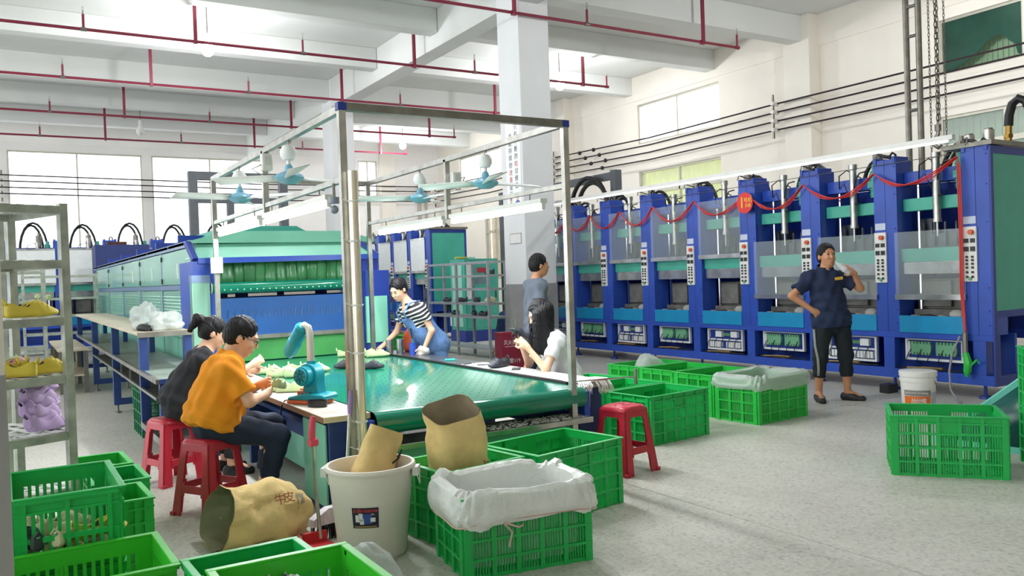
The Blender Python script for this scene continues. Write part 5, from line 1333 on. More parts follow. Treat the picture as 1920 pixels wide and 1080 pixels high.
# ---------------------------------------------------------------- near shoe rack at the left edge
RK = mat('scratched_green_steel', 'b3b9ae', .45, .35, var=.35, scale=10); SL = mat('pale_slat', 'e6e8e4', .4, .2, var=.2, scale=8)
nr = thing('shoe_rack', 'tall slatted steel shoe rack at the left edge with yellow and lilac shoes', 'rack', (.275, 5.09, 0), R(202.6))
RZS = (.44, .745, 1.05, 1.36, 1.665, 1.955)
for x in (0, 1.1):
    for y in (0, -.62): MB().cbox((x, y, .985), (.042, .042, 1.97)).build('post', RK, nr)
for z in RZS:
    b = MB()
    for y in (0, -.62): b.bar((0, y, z-.02), (1.1, y, z-.02), .025, .042)
    for x in (0, 1.1): b.bar((x, 0, z-.02), (x, -.62, z-.02), .025, .042)
    s = b.build('shelf_frame', RK, nr)
    for k in range(14): c = .05+k*.077; MB().box(c-.017, -.61, z, c+.017, -.01, z+.005).build('slat', SL, s)
    for k in range(5): c = -.06-.125*k; MB().box(.01, c-.02, z-.006, 1.09, c+.02, z).build('cross_slat', SL, s)
for k, (x, y) in enumerate(((-.6, 5.9), (-.25, 6.35))):
    pass
nr2 = copy_tree(nr); nr2.location = (-.02, 6.35, 0); nr2['label'] = 'second slatted steel shoe rack standing behind the near one at left'
nr['group'] = nr2['group'] = 'slatted shoe racks at the left'
def on_rack(px, py, z, a, mt, label, group, tilt=(0, 0)):
    q = nr.matrix_basis @ Vector((px, py, z)); return shoe(q, a, mt, label, group, tilt)
bpy.context.view_layer.update()
gy = 'yellow shoes on the near rack'
on_rack(.10, -.16, 1.367, 20, YEL_F, 'yellow foam shoe on the middle rack shelf, in front', gy); on_rack(.07, -.28, 1.367, 15, YEL_F, 'yellow foam shoe on the middle rack shelf, behind another', gy)
on_rack(.06, -.12, 1.057, 18, YEL_F, 'yellow foam shoe on the fourth rack shelf, right of the pair', gy); on_rack(.25, -.12, 1.057, 165, YEL_F, 'yellow foam shoe on the fourth rack shelf, left of the pair', gy); on_rack(.24, -.24, 1.057, 155, YEL_F, 'yellow foam shoe on the fourth rack shelf, behind the left one', gy)
on_rack(.12, -.36, 1.057, 10, PINKF, 'pink foam shoe behind the yellow shoes on the rack', None); on_rack(.22, -.42, 1.057, 20, PINKF, 'pink foam shoe next to the pale grey one on the rack', None); on_rack(.08, -.5, 1.057, 5, PALE, 'pale grey-green foam shoe at the back of the fourth shelf', None)
for k in range(8):
    on_rack(.06+.012*(k % 2), -.13-.014*k, .752+k*.034, 48+6*(k % 3), LILAC, 'lilac foam shoe, number %s up the tall lilac stack' % ('one', 'two', 'three', 'four', 'five', 'six', 'seven', 'eight')[k], 'lilac shoes stacked on the near rack', (0, -6 if k % 2 else 4))
# shoes in the left crates
rnd = random.Random(12)
for k in range(14):
    mt, cn = ((CREAM, 'cream'), (YEL_F, 'yellow'), (CREAM, 'cream'), (CREAM, 'pale cream'), (DGREY, 'dark'))[k % 5]
    shoe((.07+.12*(k % 3)+rnd.uniform(-.02, .02), 4.08+.21*((k//3) % 3), .345+.085*(k//9)), 80+rnd.uniform(-60, 60), mt, '%s foam shoe in the long-slotted left crate, %s layer, %s row, %s' % (cn, 'upper' if k > 8 else 'lower', ('near', 'middle', 'back')[(k//3) % 3], ('left', 'centre', 'right')[k % 3]), 'shoes in the long-slotted left crate', s=.85)
for k in range(5):
    shoe((.68+.1*(k % 3), 2.72+.1*(k//3), .3+.035*k), 70*k, PLUM if k % 2 else WHITEP, ('white foam shoe lowest in the nearest bright green crate', 'plum foam shoe low in the middle of the nearest crate', 'white foam shoe at the right of the nearest crate', 'plum foam shoe at the back left of the nearest crate', 'white foam shoe on top in the nearest crate')[k], 'shoes in the nearest crate', s=.9)
post = struct(MB().box(-.22, 3.0, 0, -.01, 3.12, 1.75), 'pillar', mat('weathered_board', 'd8d4c8', .8, var=.1, scale=3))
MB().box(-.222, 2.998, 0, -.008, 3.122, 1.25).build('wainscot', WAINS, post)

# far shoe racks at the left, behind the table
for k, (x, y, w_) in enumerate(((-2.2, 15.2, 1.9), (-.1, 14.4, .6), (.3, 19.0, 1.3))):
    r_ = rack(('wide steel shoe rack seen through the near rack', 'narrow steel rack behind the near shoe rack', 'steel rack with tins in front of the far presses, left of the oven')[k], (x, y, 0), 0, w_, .5, 1.85, (.3, .65, 1.0, 1.35, 1.8), (.3, .65, 1.0, 1.35), RK)
    for i in range(4 if k == 0 else 2):
        for z in (1.024, 1.374):
            shoe((x+.25+.4*i, y+.2, z), 90+10*i, (BLK, mat('pale_blue_foam', 'a9c6cc', .6), PALE)[(i+k) % 3], 'small distant shoe on the %s, %s shelf, place %s' % (('wide far rack', 'narrow far rack', 'tin rack')[k], 'upper' if z > 1.2 else 'lower', ('one', 'two', 'three', 'four')[i]), 'distant shoes on the far racks', bits=False)
# teal board leaning at the right
t = thing('teal_board', 'dark panel with pale teal edges leaning behind the big crate at right', 'board', (6.9, 3.5, 0))
TE = mat('pale_teal_edge', '7fe0d0', .4, var=.06)
BL, TL, BR, TR = (6.55, 4.12, .02), (7.1, 3.36, .78), (6.62, 3.45, .02), (7.02, 2.95, .5)
pn = MB(); pn.add([BL, BR, TR, TL], [(0, 1, 2, 3)]); pn.build('panel', mat('dark_teal_panel', '12524e', .3, var=.15), t, world=True, solid=.02)
for a, b_ in ((BL, TL), (BR, TR), (BL, BR)): MB().bar(a, b_, .05, .05).build('edge_strip', TE, t, world=True)
# ---------------------------------------------------------------- people: bodies grown as one implicit surface each
V3 = lambda p: np.array(p, dtype=np.float64)
def unit(v): v = V3(v); return v/np.linalg.norm(v)
def cone(a, b, ra, rb, k=.03, clip=()): return ('c', V3(a), V3(b), ra, rb, k, clip)
def ell(c, r, ax, k=.03, clip=()): return ('e', V3(c), V3(r), np.array(ax), k, clip)
def field(prims, subs=(), h=.007, bound=None):
    los, his = [], []
    for p in prims:
        if p[0] == 'c': r = max(p[3], p[4]); los.append(np.minimum(p[1], p[2])-r); his.append(np.maximum(p[1], p[2])+r)
        else: r = p[2].max(); los.append(p[1]-r); his.append(p[1]+r)
    lo = np.min(los, 0)-3*h; hi = np.max(his, 0)+3*h
    n = np.ceil((hi-lo)/h).astype(int)+1
    ax = [(lo[i]+h*np.arange(n[i])).astype(np.float32) for i in range(3)]
    d = np.full(n, .3, np.float32)
    def dist(p, sl):
        X, Y, Z = ax[0][sl[0]][:, None, None], ax[1][sl[1]][None, :, None], ax[2][sl[2]][None, None, :]
        if p[0] == 'c':
            a, b = p[1], p[2]; ab = b-a; L2 = max(ab@ab, 1e-9)
            t = np.clip(((X-a[0])*ab[0]+(Y-a[1])*ab[1]+(Z-a[2])*ab[2])/L2, 0, 1)
            q = np.sqrt((X-a[0]-t*ab[0])**2+(Y-a[1]-t*ab[1])**2+(Z-a[2]-t*ab[2])**2)-(p[3]+(p[4]-p[3])*t)
            clip = p[6]
        else:
            c, r, A = p[1], p[2], p[3]
            s = 0
            for i in range(3): s = s+(((X-c[0])*A[i][0]+(Y-c[1])*A[i][1]+(Z-c[2])*A[i][2])/r[i])**2
            s = np.sqrt(s); q = (s-1)*r.min()*(.6+.4*np.minimum(s, 1.5)); clip = p[5]
        for (pt, nn) in clip: q = np.maximum(q, (X-pt[0])*nn[0]+(Y-pt[1])*nn[1]+(Z-pt[2])*nn[2])
        return q.astype(np.float32)
    def block(p, m_=.07):
        if p[0] == 'c': r = max(p[3], p[4])+m_; a, b = np.minimum(p[1], p[2])-r, np.maximum(p[1], p[2])+r
        else: r = p[2].max()+m_; a, b = p[1]-r, p[1]+r
        return tuple(slice(max(0, int((a[i]-lo[i])/h)), max(0, min(n[i], int((b[i]-lo[i])/h)+2))) for i in range(3))
    for p in prims:
        sl = block(p); q = dist(p, sl); o = d[sl]; k = p[5] if p[0] == 'c' else p[4]
        hh = np.maximum(k-np.abs(o-q), 0)/k
        d[sl] = np.minimum(o, q)-hh*hh*k*.25
    for p in subs:
        sl = block(p, .02); d[sl] = np.maximum(d[sl], -dist(p, sl))
    return d, lo, h
def nets(d, lo, h):
    """naive surface nets -> vertices, quads"""
    s = d < 0
    nx, ny, nz = d.shape
    cs = sum(s[i:nx-1+i, j:ny-1+j, k:nz-1+k].astype(np.int8) for i in (0,1) for j in (0,1) for k in (0,1))
    act = (cs > 0) & (cs < 8)
    idx = np.argwhere(act); im = np.full(act.shape, -1, np.int64); im[act] = np.arange(len(idx))
    P = np.zeros((len(idx), 3)); C = np.zeros(len(idx))
    cr = [(0,0,0),(1,0,0),(0,1,0),(1,1,0),(0,0,1),(1,0,1),(0,1,1),(1,1,1)]
    cv = [d[idx[:,0]+a, idx[:,1]+b, idx[:,2]+c] for a, b, c in cr]
    for i in range(8):
        for j in range(i+1, 8):
            if sum(abs(cr[i][q]-cr[j][q]) for q in range(3)) != 1: continue
            m_ = (cv[i] < 0) != (cv[j] < 0)
            t = np.where(m_, cv[i]/np.where(m_, cv[i]-cv[j], 1), 0)
            for q in range(3): P[:, q] += np.where(m_, cr[i][q]+t*(cr[j][q]-cr[i][q]), 0)
            C += m_
    P = (P/C[:, None]+idx)*h+lo
    F = []
    for a in range(3):
        b, c = (a+1) % 3, (a+2) % 3
        sa = [slice(None)]*3; sb = [slice(None)]*3; sa[a] = slice(0, -1); sb[a] = slice(1, None)
        e = np.argwhere(s[tuple(sa)] != s[tuple(sb)])
        e = e[(e[:, b] > 0) & (e[:, c] > 0) & (e[:, b] < d.shape[b]-1) & (e[:, c] < d.shape[c]-1)]
        flip = s[e[:,0], e[:,1], e[:,2]]
        def cell(db, dc):
            q = e.copy(); q[:, b] -= db; q[:, c] -= dc; return im[q[:,0], q[:,1], q[:,2]]
        Q = np.stack([cell(0,0), cell(1,0), cell(1,1), cell(0,1)], 1)
        Q[~flip] = Q[~flip][:, ::-1]
        F.append(Q)
    F = np.concatenate(F); return P, F[(F >= 0).all(1)]
def implicit(name, mt, prims, parent, subs=(), h=.007, folds=0., fdir=(3, 5, 40), smooth=2, fq=1.):
    P, F = nets(*field(prims, subs, h))
    for _ in range(smooth):                                   # light smoothing of the grid stepping
        S = np.zeros_like(P); N = np.zeros(len(P))
        for i in range(4):
            a, b = F[:, i], F[:, (i+1) % 4]
            np.add.at(S, a, P[b]); np.add.at(N, a, 1)
        P = P*.5+.5*S/np.maximum(N, 1)[:, None]
    if folds:
        n_ = np.cross(P[F[:,1]]-P[F[:,0]], P[F[:,2]]-P[F[:,0]]); VN = np.zeros_like(P)
        for i in range(4): np.add.at(VN, F[:, i], n_)
        VN /= np.linalg.norm(VN, axis=1)[:, None]+1e-12
        x, y, z = P.T*fq; a, b, c = fdir
        w_ = np.sin(x*31+y*23+z*c+2*np.sin(z*9+x*7))+.6*np.sin(x*-47+y*37+z*c*.55+1.7*np.sin(y*13))+.5*np.sin(x*17-y*53+z*21)
        P = P+VN*(w_*folds*.5)[:, None]
    org = np.array(parent.location)
    me = bpy.data.meshes.new(name); P = P-org
    me.vertices.add(len(P)); me.vertices.foreach_set('co', P.astype(np.float32).ravel())
    me.loops.add(F.size); me.loops.foreach_set('vertex_index', F.astype(np.int32).ravel())
    me.polygons.add(len(F)); me.polygons.foreach_set('loop_start', np.arange(0, F.size, 4, dtype=np.int32))
    me.update(calc_edges=True); me.validate(); me.materials.append(mt); me.shade_smooth()
    o = bpy.data.objects.new(name, me); col.objects.link(o); o.parent = parent
    return o
SKIN = mat('skin', 'd9a584', .5, var=.05, scale=12, sub=.08); SKIN_F = mat('fair_skin', 'e3b496', .5, var=.05, scale=12, sub=.08); SKIN_T = mat('tan_skin', 'c98f6b', .5, var=.06, scale=12, sub=.08)
HAIR = mat('black_hair', '131216', .5, var=.25, scale=40, spec=.3)
_nt = HAIR.node_tree; _tc = _nt.nodes.new('ShaderNodeTexCoord'); _mp = _nt.nodes.new('ShaderNodeMapping'); _mp.inputs['Scale'].default_value = (420, 420, 30)
_nz = _nt.nodes.new('ShaderNodeTexNoise'); _nz.inputs['Scale'].default_value = 1.; _bp = _nt.nodes.new('ShaderNodeBump'); _bp.inputs['Strength'].default_value = .5; _bp.inputs['Distance'].default_value = .004
_nt.links.new(_tc.outputs['Object'], _mp.inputs['Vector']); _nt.links.new(_mp.outputs['Vector'], _nz.inputs['Vector']); _nt.links.new(_nz.outputs['Fac'], _bp.inputs['Height']); _nt.links.new(_bp.outputs['Normal'], _nt.nodes['Principled BSDF'].inputs['Normal'])
LIPS = mat('lips', 'b8655c', .45, var=0); EYEW = mat('eye_white', 'e8e4de', .2, var=0); EYEB = mat('iris', '1b1310', .15, var=0)

def human(label, J, F, headF, skin, hair, shirt, pants, s=1., hs=1., fem=False, cell=.007, sleeve=.6, legfrac=.8, hem=.02, fingers=None, legs=True, belly=1.0, hairstyle='short', extra=None):
    """J: joints in metres; F: facing of the chest; headF: facing of the face; builds body, clothes, hair, face, shoes"""
    J = {k: V3(v) for k, v in J.items()}
    lows = [v[2] for v in J.values()]
    base = Vector((J['pelv'][0], J['pelv'][1], 0.))
    root = thing('person', label, 'person', base)
    up = unit(J['neck']-J['pelv']); rt = unit(J['shR']-J['shL']); rt = unit(rt-up*(rt@up)); fw = np.cross(up, rt)
    if fw@V3(F) < 0: fw = -fw
    A = [rt, fw, up]
    # ---- head
    hf = unit(headF); hu = V3((0, 0, 1)); hu = unit(hu-hf*(hu@hf)); hr = np.cross(hf, hu); H_ = [hr, hf, hu]; hc = J['head']
    def hp(r, f_, u): return hc+(hr*r+hf*f_+hu*u)*hs
    def he(r, f_, u, rad, k=.02): return ell(hp(r, f_, u), V3(rad)*hs, H_, k)
    head = [he(0, -.012, .03, (.074, .094, .092)), he(0, .028, -.03, (.062, .068, .088)), he(0, .05, -.088, (.036, .036, .03)),
            cone(hp(0, .088, .012), hp(0, .108, -.028), .008*hs, .012*hs, .015), he(0, .084, .028, (.05, .012, .01), .015), he(.028, .07, -.03, (.022, .02, .02)), he(-.028, .07, -.03, (.022, .02, .02)),
            he(0, .092, -.058, (.023, .01, .006), .008), he(0, .09, -.07, (.02, .01, .007), .008),
            he(.074, -.012, -.012, (.011, .019, .03), .008), he(-.074, -.012, -.012, (.011, .019, .03), .008)]
    nb = J['neck']; head.append(cone(nb-up*.03, hp(0, -.022, -.07), .058*s*(.88 if fem else 1), .052*s*(.88 if fem else 1), .035))
    # ---- torso and limbs
    w_ = .9 if fem else 1.
    sw = np.linalg.norm(J['shR']-J['shL'])
    torso = [cone(J['shL'], J['shR'], .062*s*w_, .062*s*w_, .05), ell(J['chest'], V3((sw*.44, .115*s*w_*belly**.5, .2*s)), A, .06), ell(J['waist'], V3((.145*s*w_*belly, .11*s*belly, .17*s)), A, .07), ell(J['pelv'], V3((.165*s, .12*s, .13*s)), A, .06)]
    body = list(head)+torso
    arms = []
    for q in 'LR':
        body += [cone(J['sh'+q], J['el'+q], .05*s*w_, .038*s*w_), cone(J['el'+q], J['wr'+q], .04*s*w_, .025*s*w_, .02)]
    if legs:
        for q in 'LR':
            body += [cone(J['hip'+q], J['kn'+q], .088*s, .056*s, .04), cone(J['kn'+q], J['an'+q], .057*s, .034*s, .03), ell(J['kn'+q]+(J['an'+q]-J['kn'+q])*.3-unit(J['toe'+q]-J['an'+q])*.018, V3((.05, .05, .1))*s, A, .03),
                     cone(J['an'+q], J['toe'+q], .034*s, .028*s, .02)]
    # ---- hands: palm, four fingers, thumb
    for q in 'LR':
        wr = J['wr'+q]; hd = unit(J['ha'+q]-wr); sd = V3(fingers[q]['side']) if fingers else V3((0, 0, 1)); sd = unit(sd-hd*(sd@hd)); nm = np.cross(hd, sd)*(fingers[q].get('flip', 1) if fingers else 1)
        cu = fingers[q].get('curl', .5) if fingers else .5
        g_ = s*.95
        body += [ell(wr+hd*.048*g_, V3((.05, .038, .018))*g_, [hd, sd, nm], .015), cone(wr-hd*.01, wr+hd*.03*g_, .026*g_, .024*g_, .02)]
        for i, (off, ln) in enumerate(((-.03, .9), (-.011, 1.), (.009, .95), (.028, .76))):
            p = wr+hd*.082*g_+sd*off*g_; dr = hd+sd*off*2.2
            for j, sl in enumerate((.042, .028, .022)):
                ang = cu*(.55+.65*j); dd = unit(dr*math.cos(ang)+nm*math.sin(ang)); e = p+dd*sl*ln*g_
                body.append(cone(p, e, .0095*g_-.0007*j, .0088*g_-.0007*j, .005)); p = e
        p = wr+hd*.025*g_-sd*.03*g_; e = p+unit(hd*.7-sd*.75+nm*.35)*.042*g_; f_ = e+unit(hd*.95-sd*.1+nm*.5)*.034*g_
        body += [cone(p, e, .014*g_, .0115*g_, .012), cone(e, f_, .0105*g_, .009*g_, .005)]
    implicit('body', skin, body, root, h=cell)
    # ---- face
    for sgn in (-1, 1):
        rot = Matrix((hr, hf, hu)).transposed().to_euler()
        eo = MB().sphere((0, 0, 0), (.0135*hs, .009*hs, .0062*hs), 12, 8).build('eye', EYEW, root); eo.location = tuple(hp(sgn*.031, .083, .003)-np.array(base)); eo.rotation_euler = rot
        MB().sphere((0, .0058*hs, 0), (.0062*hs, .004*hs, .0058*hs), 10, 6).build('iris', EYEB, eo)
        ld = MB().tube([(-.015*hs, .003*hs, .001*hs), (-.007*hs, .008*hs, .0058*hs), (.007*hs, .008*hs, .0058*hs), (.015*hs, .003*hs, .001*hs)], .0022*hs, 6).build('eyelid', HAIR, eo)
        b = MB(); b.tube([tuple(hp(sgn*x, f_, u)-np.array(base)) for x, f_, u in ((.014, .093, .026), (.03, .091, .0295), (.046, .08, .026))], [.0026, .0034, .002], 6); b.build('eyebrow', HAIR, root)
    b = MB(); b.tube([tuple(hp(x, f_, -.064)-np.array(base)) for x, f_ in ((-.022, .092), (-.01, .1), (0, .1015), (.01, .1), (.022, .092))], [.002, .0045, .005, .0045, .002], 6); b.build('lips', LIPS, root)
    # ---- hair
    hp_ = [he(0, -.016, .04, (.08, .1, .096)), he(0, -.04, .0, (.078, .08, .085))]
    sub = [he(0, .112, -.02, (.07, .088, .1)), he(0, .05, -.11, (.1, .1, .06))]
    if hairstyle == 'short': sub += [he(.08, .03, -.055, (.03, .06, .05)), he(-.08, .03, -.055, (.03, .06, .05)), he(0, -.06, -.125, (.12, .1, .06))]
    if hairstyle in ('pony', 'bun'): sub += [he(0, -.06, -.125, (.12, .1, .06))]
    if hairstyle == 'bun': hp_ += [he(0, -.1, .055, (.04, .035, .04)), he(0, -.075, .05, (.04, .03, .03))]
    if hairstyle == 'pony': hp_ += [cone(hp(0, -.09, .07), hp(0, -.15, .075), .03*hs, .034*hs, .02), cone(hp(0, -.15, .075), hp(0, -.175, -.03), .034*hs, .022*hs, .03)]
    if hairstyle == 'long':
        E_ = V3(extra['hair_end'])
        for x in (.082, .055, .03, 0, -.03, -.055, -.082):
            for f_ in (.045, .02, -.01, -.04) if abs(x) > .06 else (-.06, -.085):
                p = hp(x*.92, f_, .02); q_ = (p+hr*(.3*x))*V3((1, 1, 0))+V3((0, 0, E_[2]+.05*(f_+.05)*6)); q_ = q_+hf*V3((1, 1, 0))*.02-hf*V3((1, 1, 0))*.03*(f_ < 0)
                hp_.append(cone(p, q_, .034*hs, .026*hs, .035))
    implicit('hair', HAIR, hp_, root, sub, h=.005, folds=.0035, fdir=(3, 5, 12), fq=5., smooth=1)
    # ---- shirt
    i_ = .017*s
    sh = [cone(J['shL'], J['shR'], .062*s*w_+i_, .062*s*w_+i_, .05), ell(J['chest'], V3((sw*.44+i_, .115*s*w_*belly**.5+i_, .2*s+i_)), A, .06),
          ell(J['waist'], V3((.15*s*w_*belly+i_*1.4, .115*s*belly+i_*1.4, .19*s)), A, .07)]
    hempt = J['pelv']-up*hem
    if not (extra or {}).get('crop'): sh.append(ell(J['pelv'], V3((.17*s*max(1, belly)+i_, .125*s*max(1, belly**1.2)+i_, .16*s)), A, .06))
    sh = [(p[:-1]+(tuple(p[-1])+((hempt, -up),),)) for p in sh]
    for q in 'LR':
        e = J['sh'+q]+(J['el'+q]-J['sh'+q])*sleeve; dd = unit(J['el'+q]-J['sh'+q])
        sh.append(cone(J['sh'+q], e+dd*.05, .054*s*w_+i_*.9, .05*s*w_+i_*1.3, .04, ((e, dd),)))
    nk = [ell(nb+up*.045+fw*.02, V3((.062, .07, .05))*s, A)]
    if (extra or {}).get('vneck'): nk.append(ell(nb-up*.01+fw*.1, V3((.045, .06, .09))*s, A))
    so = implicit('shirt', shirt, sh, root, nk, h=cell, folds=.012)
    # ---- trousers
    if legs:
        tr = [ell(J['pelv'], V3((.172*s, .128*s, .14*s)), A, .06, ((J['pelv']+up*.1, up),))]
        for q in 'LR':
            hip, kn, an = J['hip'+q], J['kn'+q], J['an'+q]
            if legfrac <= 1: pass
            e = kn+(an-kn)*legfrac; dd = unit(an-kn)
            tr += [cone(hip, kn, .1*s, .075*s, .04), cone(kn, e+dd*.04, .075*s, .056*s+.012*(1-legfrac), .03, ((e, dd),))]
        implicit('trousers', pants, tr, root, h=cell, folds=.006, fdir=(3, 5, 55))
        for q in 'LR':
            an, toe = J['an'+q], J['toe'+q]; dd = unit((toe-an)*V3((1, 1, 0))); zf = max(.0, toe[2]-.03)
            heel = V3((an[0], an[1], 0))-dd*.03; tp_ = V3((toe[0], toe[1], 0))
            pl = ((V3((0, 0, zf)), V3((0, 0, -1))),)
            f0 = V3((0, 0, zf))
            sp = [cone(heel+f0+V3((0, 0, .035)), (heel+tp_)/2+f0+V3((0, 0, .035)), .043*s, .046*s, .03, pl), cone((heel+tp_)/2+f0+V3((0, 0, .03)), tp_+f0+V3((0, 0, .022)), .045*s, .036*s, .03, pl), cone(an+f0*0-V3((0, 0, .02)), heel+f0+V3((0, 0, .05)), .042*s, .04*s, .02, pl)]
            sub_ = [cone(an+V3((0, 0, .03)), an+V3((0, 0, .09)), .06, .07)]
            so_ = implicit('shoe', (extra or {}).get('shoe', BLACKP), sp, root, sub_, h=.006)
    return root, so, dict(A=A, base=base, hp=hp, rt=rt, fw=fw, up=up)
def scaled(J, k): return {n: (p[0]*k, p[1]*k, 1.5+(p[2]-1.5)*k) for n, p in J.items()}
NAVYP = mat('navy_polo', '1c2a4a', .85, var=.12, scale=10); DARKT = mat('dark_green_black_trousers', '141d24', .85, var=.15, scale=10)
# --- standing man drinking
J = dict(head=(7.776,6.109,1.60), neck=(7.754,6.119,1.44), shR=(7.604,6.21,1.36), shL=(7.915,6.02,1.35), elR=(7.42,6.30,1.17), wrR=(7.565,6.13,1.0), haR=(7.64,6.07,.965),
    elL=(8.0,5.86,1.235), wrL=(7.875,5.84,1.40), haL=(7.80,5.87,1.455), chest=(7.756,6.114,1.24), waist=(7.775,6.1,1.03), pelv=(7.795,6.085,.875), hipR=(7.71,6.135,.82), hipL=(7.88,6.03,.82),
    knR=(7.63,6.12,.49), knL=(7.905,6.0,.49), anR=(7.64,6.16,.09), anL=(7.92,6.0,.09), toeR=(7.53,6.02,.03), toeL=(7.985,5.86,.03))
Fm = (-.55, -.84, 0)
hand = {'R': dict(side=(0, 0, 1), curl=.9, flip=-1), 'L': dict(side=(.2, .1, 1), curl=.75, flip=1)}
p, so, K = human('man in navy polo standing hand on hip, drinking from a bottle before the presses', J, Fm, (-.40, -.91, .1), SKIN_T, HAIR, NAVYP, DARKT, s=1.05, hs=1.12, sleeve=.72, legfrac=.55, hem=.06, fingers=hand, belly=1.12, cell=.0065)
b_ = np.array(K['base'])
def onfront(r, f_, u): return tuple(V3(J['chest'])+K['rt']*r+K['fw']*f_+K['up']*u-b_)
o = MB(); YP = mat('yellow_patch', 'e0b040', .6, var=.1)
fr_ = Matrix((K['rt'], K['fw'], K['up'])).transposed()
o.cbox((0, 0, 0), (.085, .006, .032)); c = o.build('chest_badge', YP, so); c.location = onfront(-.095, .155, .1); c.rotation_euler = fr_.to_euler()
# collar and side stripe
cl = MB(); nb = V3(J['neck'])-b_
def colp(a, k): return tuple(nb+(K['rt']*math.cos(a)*.078+K['fw']*math.sin(a)*.075)*k+K['up']*(.02+.025*(1-math.sin(a))))
pts = [(colp(a, 1.), colp(a, 1.22)) for a in [R(q) for q in range(105, 436, 15)]]
vs = []; fs = []
for i, (a, b) in enumerate(pts): vs += [tuple(V3(a)+K['up']*.012), tuple(V3(b)-K['up']*.03)]; 
fs = [(2*i, 2*i+1, 2*i+3, 2*i+2) for i in range(len(pts)-1)]
cl.add(vs, fs).build('collar', NAVYP, so, solid=.005)
st = MB(); sp_ = [(7.60,6.19,.80), (7.575,6.16,.62), (7.565,6.12,.48), (7.585,6.13,.36), (7.59,6.14,.29)]
for off in (0,):
    vs = []; fs = []
    for (x, y, z) in sp_: vs += [(x-.018-b_[0], y-.005-.02-b_[1], z), (x-.012-b_[0], y-.05-b_[1], z)]
    st.add(vs, [(2*i, 2*i+1, 2*i+3, 2*i+2) for i in range(len(sp_)-1)])
st.build('side_stripe', mat('grey_stripe', '8f9088', .8), p, solid=.012)
t = thing('water_bottle', 'clear plastic water bottle at the standing man\'s mouth', 'bottle', (7.70, 5.945, 1.51))
d = (Vector((7.80, 5.86, 1.40))-Vector((7.715, 5.95, 1.515))); q = d.to_track_quat('Z', 'Y')
CLEAR = mat('clear_bottle', 'eef4f4', .1, var=0, alpha=.5)
b = MB().lathe([(0, 0), (.013, 0), (.013, .025), (.02, .045), (.032, .065), (.033, .1), (.031, .11), (.033, .12), (.033, .19), (.028, .2), (0, .2)], n=18).build('bottle', CLEAR, t)
l = MB().lathe([(.034, .085), (.034, .14)], n=18).build('label', mat('bottle_label', 'e6e4ea', .4, var=.25, scale=40), t)
t.rotation_mode = 'QUATERNION'; t.rotation_quaternion = q; t.location = (7.712, 5.955, 1.535)

# --- man in orange on the front stool
ORG = mat('orange_cotton', 'f59a1c', .9, var=.08, scale=8); DARKN = mat('navy_trousers', '1d2a40', .85, var=.15, scale=8)
J = dict(head=(1.375,5.87,1.145), neck=(1.295,5.87,1.0), shR=(1.235,5.68,.95), shL=(1.30,6.06,.945), elR=(1.35,5.615,.735), wrR=(1.475,5.72,.75), haR=(1.54,5.78,.77), elL=(1.44,6.10,.74), wrL=(1.515,5.95,.80), haL=(1.55,5.88,.82),
    chest=(1.225,5.865,.84), waist=(1.185,5.86,.69), pelv=(1.16,5.855,.585), hipR=(1.19,5.76,.565), hipL=(1.2,5.96,.565), knR=(1.56,5.74,.46), knL=(1.6,6.0,.5), anR=(1.47,5.75,.1), anL=(1.52,6.0,.1), toeR=(1.62,5.76,.03), toeL=(1.68,6.02,.03))
hand = {'R': dict(side=(0, -.5, 1), curl=.7, flip=-1), 'L': dict(side=(0, .5, 1), curl=.7, flip=1)}
p, so, K = human('man in orange T-shirt with black glasses seated on the near red stool, seen from behind', J, (1, 0, 0), (.9, -.2, -.42), SKIN_F, HAIR, ORG, DARKN, s=1.06, hs=1.08, sleeve=.78, legfrac=.78, hem=.03, fingers=hand, belly=1.3, cell=.006)
g = MB(); b_ = np.array(K['base']); hp = K['hp']; L_ = lambda *a: tuple(hp(*a)-b_)
for sg in (-1, 1):
    g.tube([L_(sg*(.032+.026*math.cos(a)), .104-.004*abs(math.cos(a)), .0+.02*math.sin(a)) for a in [2*math.pi*k/14 for k in range(15)]], .0028, 6, caps=False)
    g.tube([L_(sg*.058, .1, .006), L_(sg*.078, .06, .008), L_(sg*.08, -.01, .008), L_(sg*.079, -.03, -.012)], .0028, 6)
g.tube([L_(-.007, .107, .004), L_(.007, .107, .004)], .0025, 6)
g.build('glasses', BLACKP, p)
shoe((1.6, 5.84, .775), 60, PALE, 'pale green foam shoe in the orange man\'s hands', None, (20, 10), .8)

# --- woman in black on the second stool
BLKC = mat('black_cotton', '26272d', .9, var=.12, scale=8)
J = dict(head=(1.40,6.9,1.13), neck=(1.33,6.9,.99), shR=(1.275,6.74,.945), shL=(1.33,7.08,.94), elR=(1.45,6.70,.78), wrR=(1.68,6.82,.865), haR=(1.76,6.86,.90), elL=(1.5,7.12,.76), wrL=(1.66,7.02,.80), haL=(1.73,6.98,.80),
    chest=(1.245,6.905,.82), waist=(1.165,6.915,.69), pelv=(1.13,6.92,.585), hipR=(1.16,6.83,.565), hipL=(1.16,7.01,.565), knR=(1.52,6.8,.5), knL=(1.52,7.04,.5), anR=(1.48,6.8,.1), anL=(1.48,7.04,.1), toeR=(1.62,6.8,.03), toeL=(1.62,7.05,.03))
hand = {'R': dict(side=(0, .3, 1), curl=.8, flip=-1), 'L': dict(side=(0, .5, 1), curl=.7, flip=1)}
human('woman in black T-shirt with a ponytail seated behind the man in orange', J, (1, 0, 0), (.93, -.1, -.35), SKIN_F, HAIR, BLKC, BLKC, s=1.0, hs=1.0, fem=True, sleeve=.5, legfrac=.9, hem=.04, fingers=hand, belly=1.15, hairstyle='pony')

